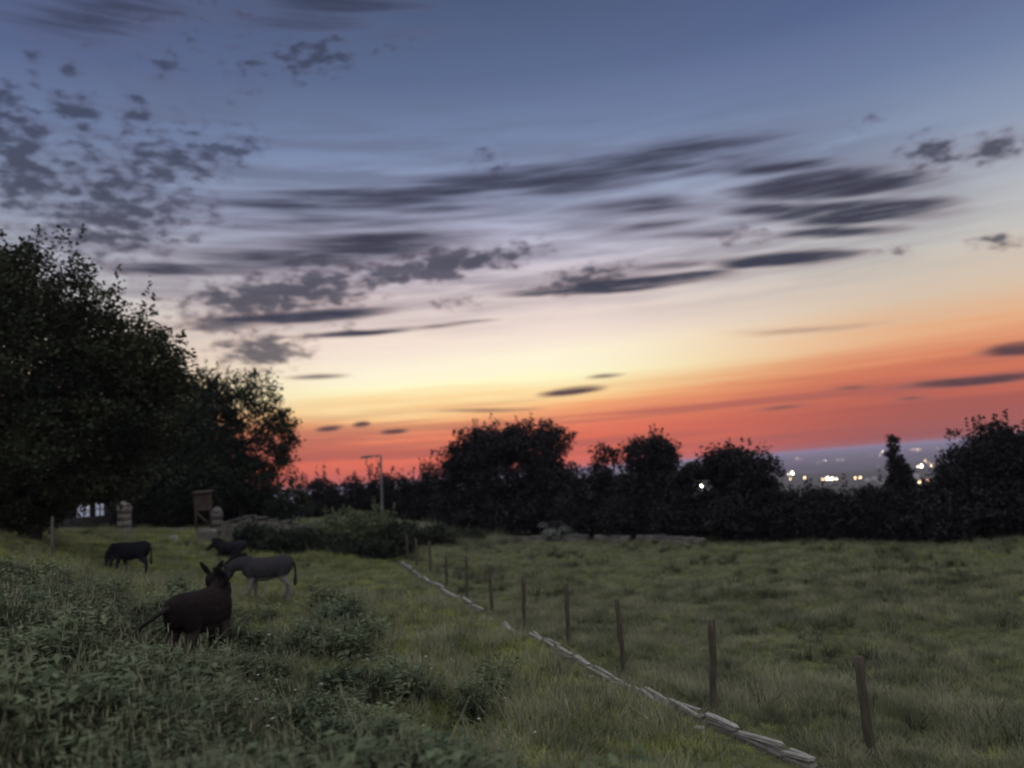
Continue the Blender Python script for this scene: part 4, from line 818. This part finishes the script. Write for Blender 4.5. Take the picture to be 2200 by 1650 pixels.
for r0, r1, n in ((3, 14, 17000), (14, 26, 30000), (26, 52, 44000)):
    x, y = scatter(n, r0, r1); n1 = vnoise(x, y, 1.3, 2); n2 = vnoise(x, y, 4.5, 5); right = wall_right(x, y); weedy = (line_side(x, y) - .5 + 1.2 * n1 + 1.0 * n2 + rng.normal(0, .5, n) > 0) & (y < 15.5 + 4 * n2 + 2 * n1 + rng.normal(0, .6, n))
    # lane and hedge stay free
    ld = np.min(np.hypot(x[:, None] - lp[None, ::2, 0], y[:, None] - lp[None, ::2, 1]), axis=1); k = ld > 2.0
    k &= ((x - HA.x) * (HB.y - HA.y) - (y - HA.y) * (HB.x - HA.x)) > -3.5 * (HB - HA).length
    wd = wall_dist(x, y); k &= wd > .05
    x, y, n1, n2, right, weedy, wd = x[k], y[k], n1[k], n2[k], right[k], weedy[k], wd[k]; n = len(x); u = rng.random(n)
    kind = np.where(u < .5, rng.integers(3, 6, n), rng.integers(0, 3, n)); s = rng.uniform(.7, 1.2, n) * (1 + .5 * n1)
    turf_band = ~right & ~weedy; kind[turf_band] = np.where(u[turf_band] < .14, rng.integers(3, 6, turf_band.sum()), rng.integers(0, 3, turf_band.sum()))
    kind[weedy] = np.where(u[weedy] < .16, rng.integers(6, 9, weedy.sum()), np.where(u[weedy] < .52, rng.integers(9, 12, weedy.sum()), rng.integers(3, 6, weedy.sum())))
    s[weedy] *= np.where(n1[weedy] + n2[weedy] > -.1, 1.05, .5)
    s[right] *= .72
    for (dx_, dy_) in [tuple(o.location)[:2] for o in bpy.data.objects if o.name.startswith('donkey')]:
        nd_ = np.hypot(x - dx_, y - dy_ + .3) < 1.3; s[nd_] *= .6
        fr_ = (np.abs(x - dx_ * (y / dy_)) < .9) & (y < dy_ - .5) & (y > dy_ - 2.0); s[fr_] *= .75
    mound = (np.hypot((x + 4.0) / 3.4, (y - 44.5) / 3.0) < 1); kind[mound] = rng.integers(6, 9, mound.sum()); s[mound] *= 1.5
    shw = wd < .5; s[shw] *= .55
    s *= np.where(n1 + .6 * n2 > .12, 1.35, 1.0) * np.where(n1 + .6 * n2 < -.3, .6, 1.0)
    s[right & ~mound] = np.clip(s[right & ~mound], .5, .95)
    add(x, y, kind, np.clip(s, .35, 1.9))
x, y = scatter(2600, 6, 45); k = (vnoise(x, y, 2.2, 9) > .08) & (wall_dist(x, y) > .5); x, y = x[k], y[k]; add(x, y, rng.integers(12, 14, len(x)), rng.uniform(.5, 1.2, len(x)) * np.where(wall_right(x, y), 1, .7))
x, y = scatter(420, 5, 24); k = line_side(x, y) > -1.5; add(x[k], y[k], np.full(k.sum(), 14), rng.uniform(.8, 1.4, k.sum()), .1)
GP = np.concatenate(GP)
me = bpy.data.meshes.new('grass'); me.vertices.add(len(GP)); me.vertices.foreach_set('co', GP[:, :3].astype(np.float32).ravel())
q = me.attributes.new('rot', 'FLOAT_VECTOR', 'POINT'); q.data.foreach_set('vector', GP[:, 3:6].astype(np.float32).ravel())
q = me.attributes.new('scl', 'FLOAT', 'POINT'); q.data.foreach_set('value', GP[:, 6].astype(np.float32))
q = me.attributes.new('kind', 'INT', 'POINT'); q.data.foreach_set('value', GP[:, 7].astype(np.int32))
ga = obj('grass', me); ga['kind'] = 'stuff'; ga['label'] = 'rough pasture grass, tussocks and tall weeds covering the field'; ga['category'] = 'grass'
ng = bpy.data.node_groups.new('ground_cover', 'GeometryNodeTree'); ng.interface.new_socket('Geometry', in_out='INPUT', socket_type='NodeSocketGeometry'); ng.interface.new_socket('Geometry', in_out='OUTPUT', socket_type='NodeSocketGeometry')
gi = ng.nodes.new('NodeGroupInput'); go = ng.nodes.new('NodeGroupOutput'); ci = ng.nodes.new('GeometryNodeCollectionInfo'); ci.inputs['Collection'].default_value = src; ci.inputs['Separate Children'].default_value = True; ci.inputs['Reset Children'].default_value = True
ip = ng.nodes.new('GeometryNodeInstanceOnPoints'); ip.inputs['Pick Instance'].default_value = True
def na(name, ty):
    n = ng.nodes.new('GeometryNodeInputNamedAttribute'); n.data_type = ty; n.inputs['Name'].default_value = name; return n.outputs['Attribute']
ng.links.new(gi.outputs[0], ip.inputs['Points']); ng.links.new(ci.outputs[0], ip.inputs['Instance']); ng.links.new(na('kind', 'INT'), ip.inputs['Instance Index'])
ng.links.new(na('rot', 'FLOAT_VECTOR'), ip.inputs['Rotation']); ng.links.new(na('scl', 'FLOAT'), ip.inputs['Scale']); ng.links.new(ip.outputs[0], go.inputs[0])
md = ga.modifiers.new('ground_cover', 'NODES'); md.node_group = ng

# ------------------------------------------------------------------ evening haze
mb = MB(); mb.box((0, 0, (14.5 - 72) / 2), (19600, 19600, (14.5 + 72) / 2))
m, t, b, o = mat_new('evening_haze'); t.nodes.remove(b); pv = t.nodes.new('ShaderNodeVolumePrincipled'); pv.inputs['Color'].default_value = (.78, .70, 1.0, 1); pv.inputs['Density'].default_value = 1.7e-4; pv.inputs['Anisotropy'].default_value = 0.2
t.links.new(pv.outputs[0], o.inputs['Volume'])
hz = mb.build('haze', m); hz['kind'] = 'stuff'
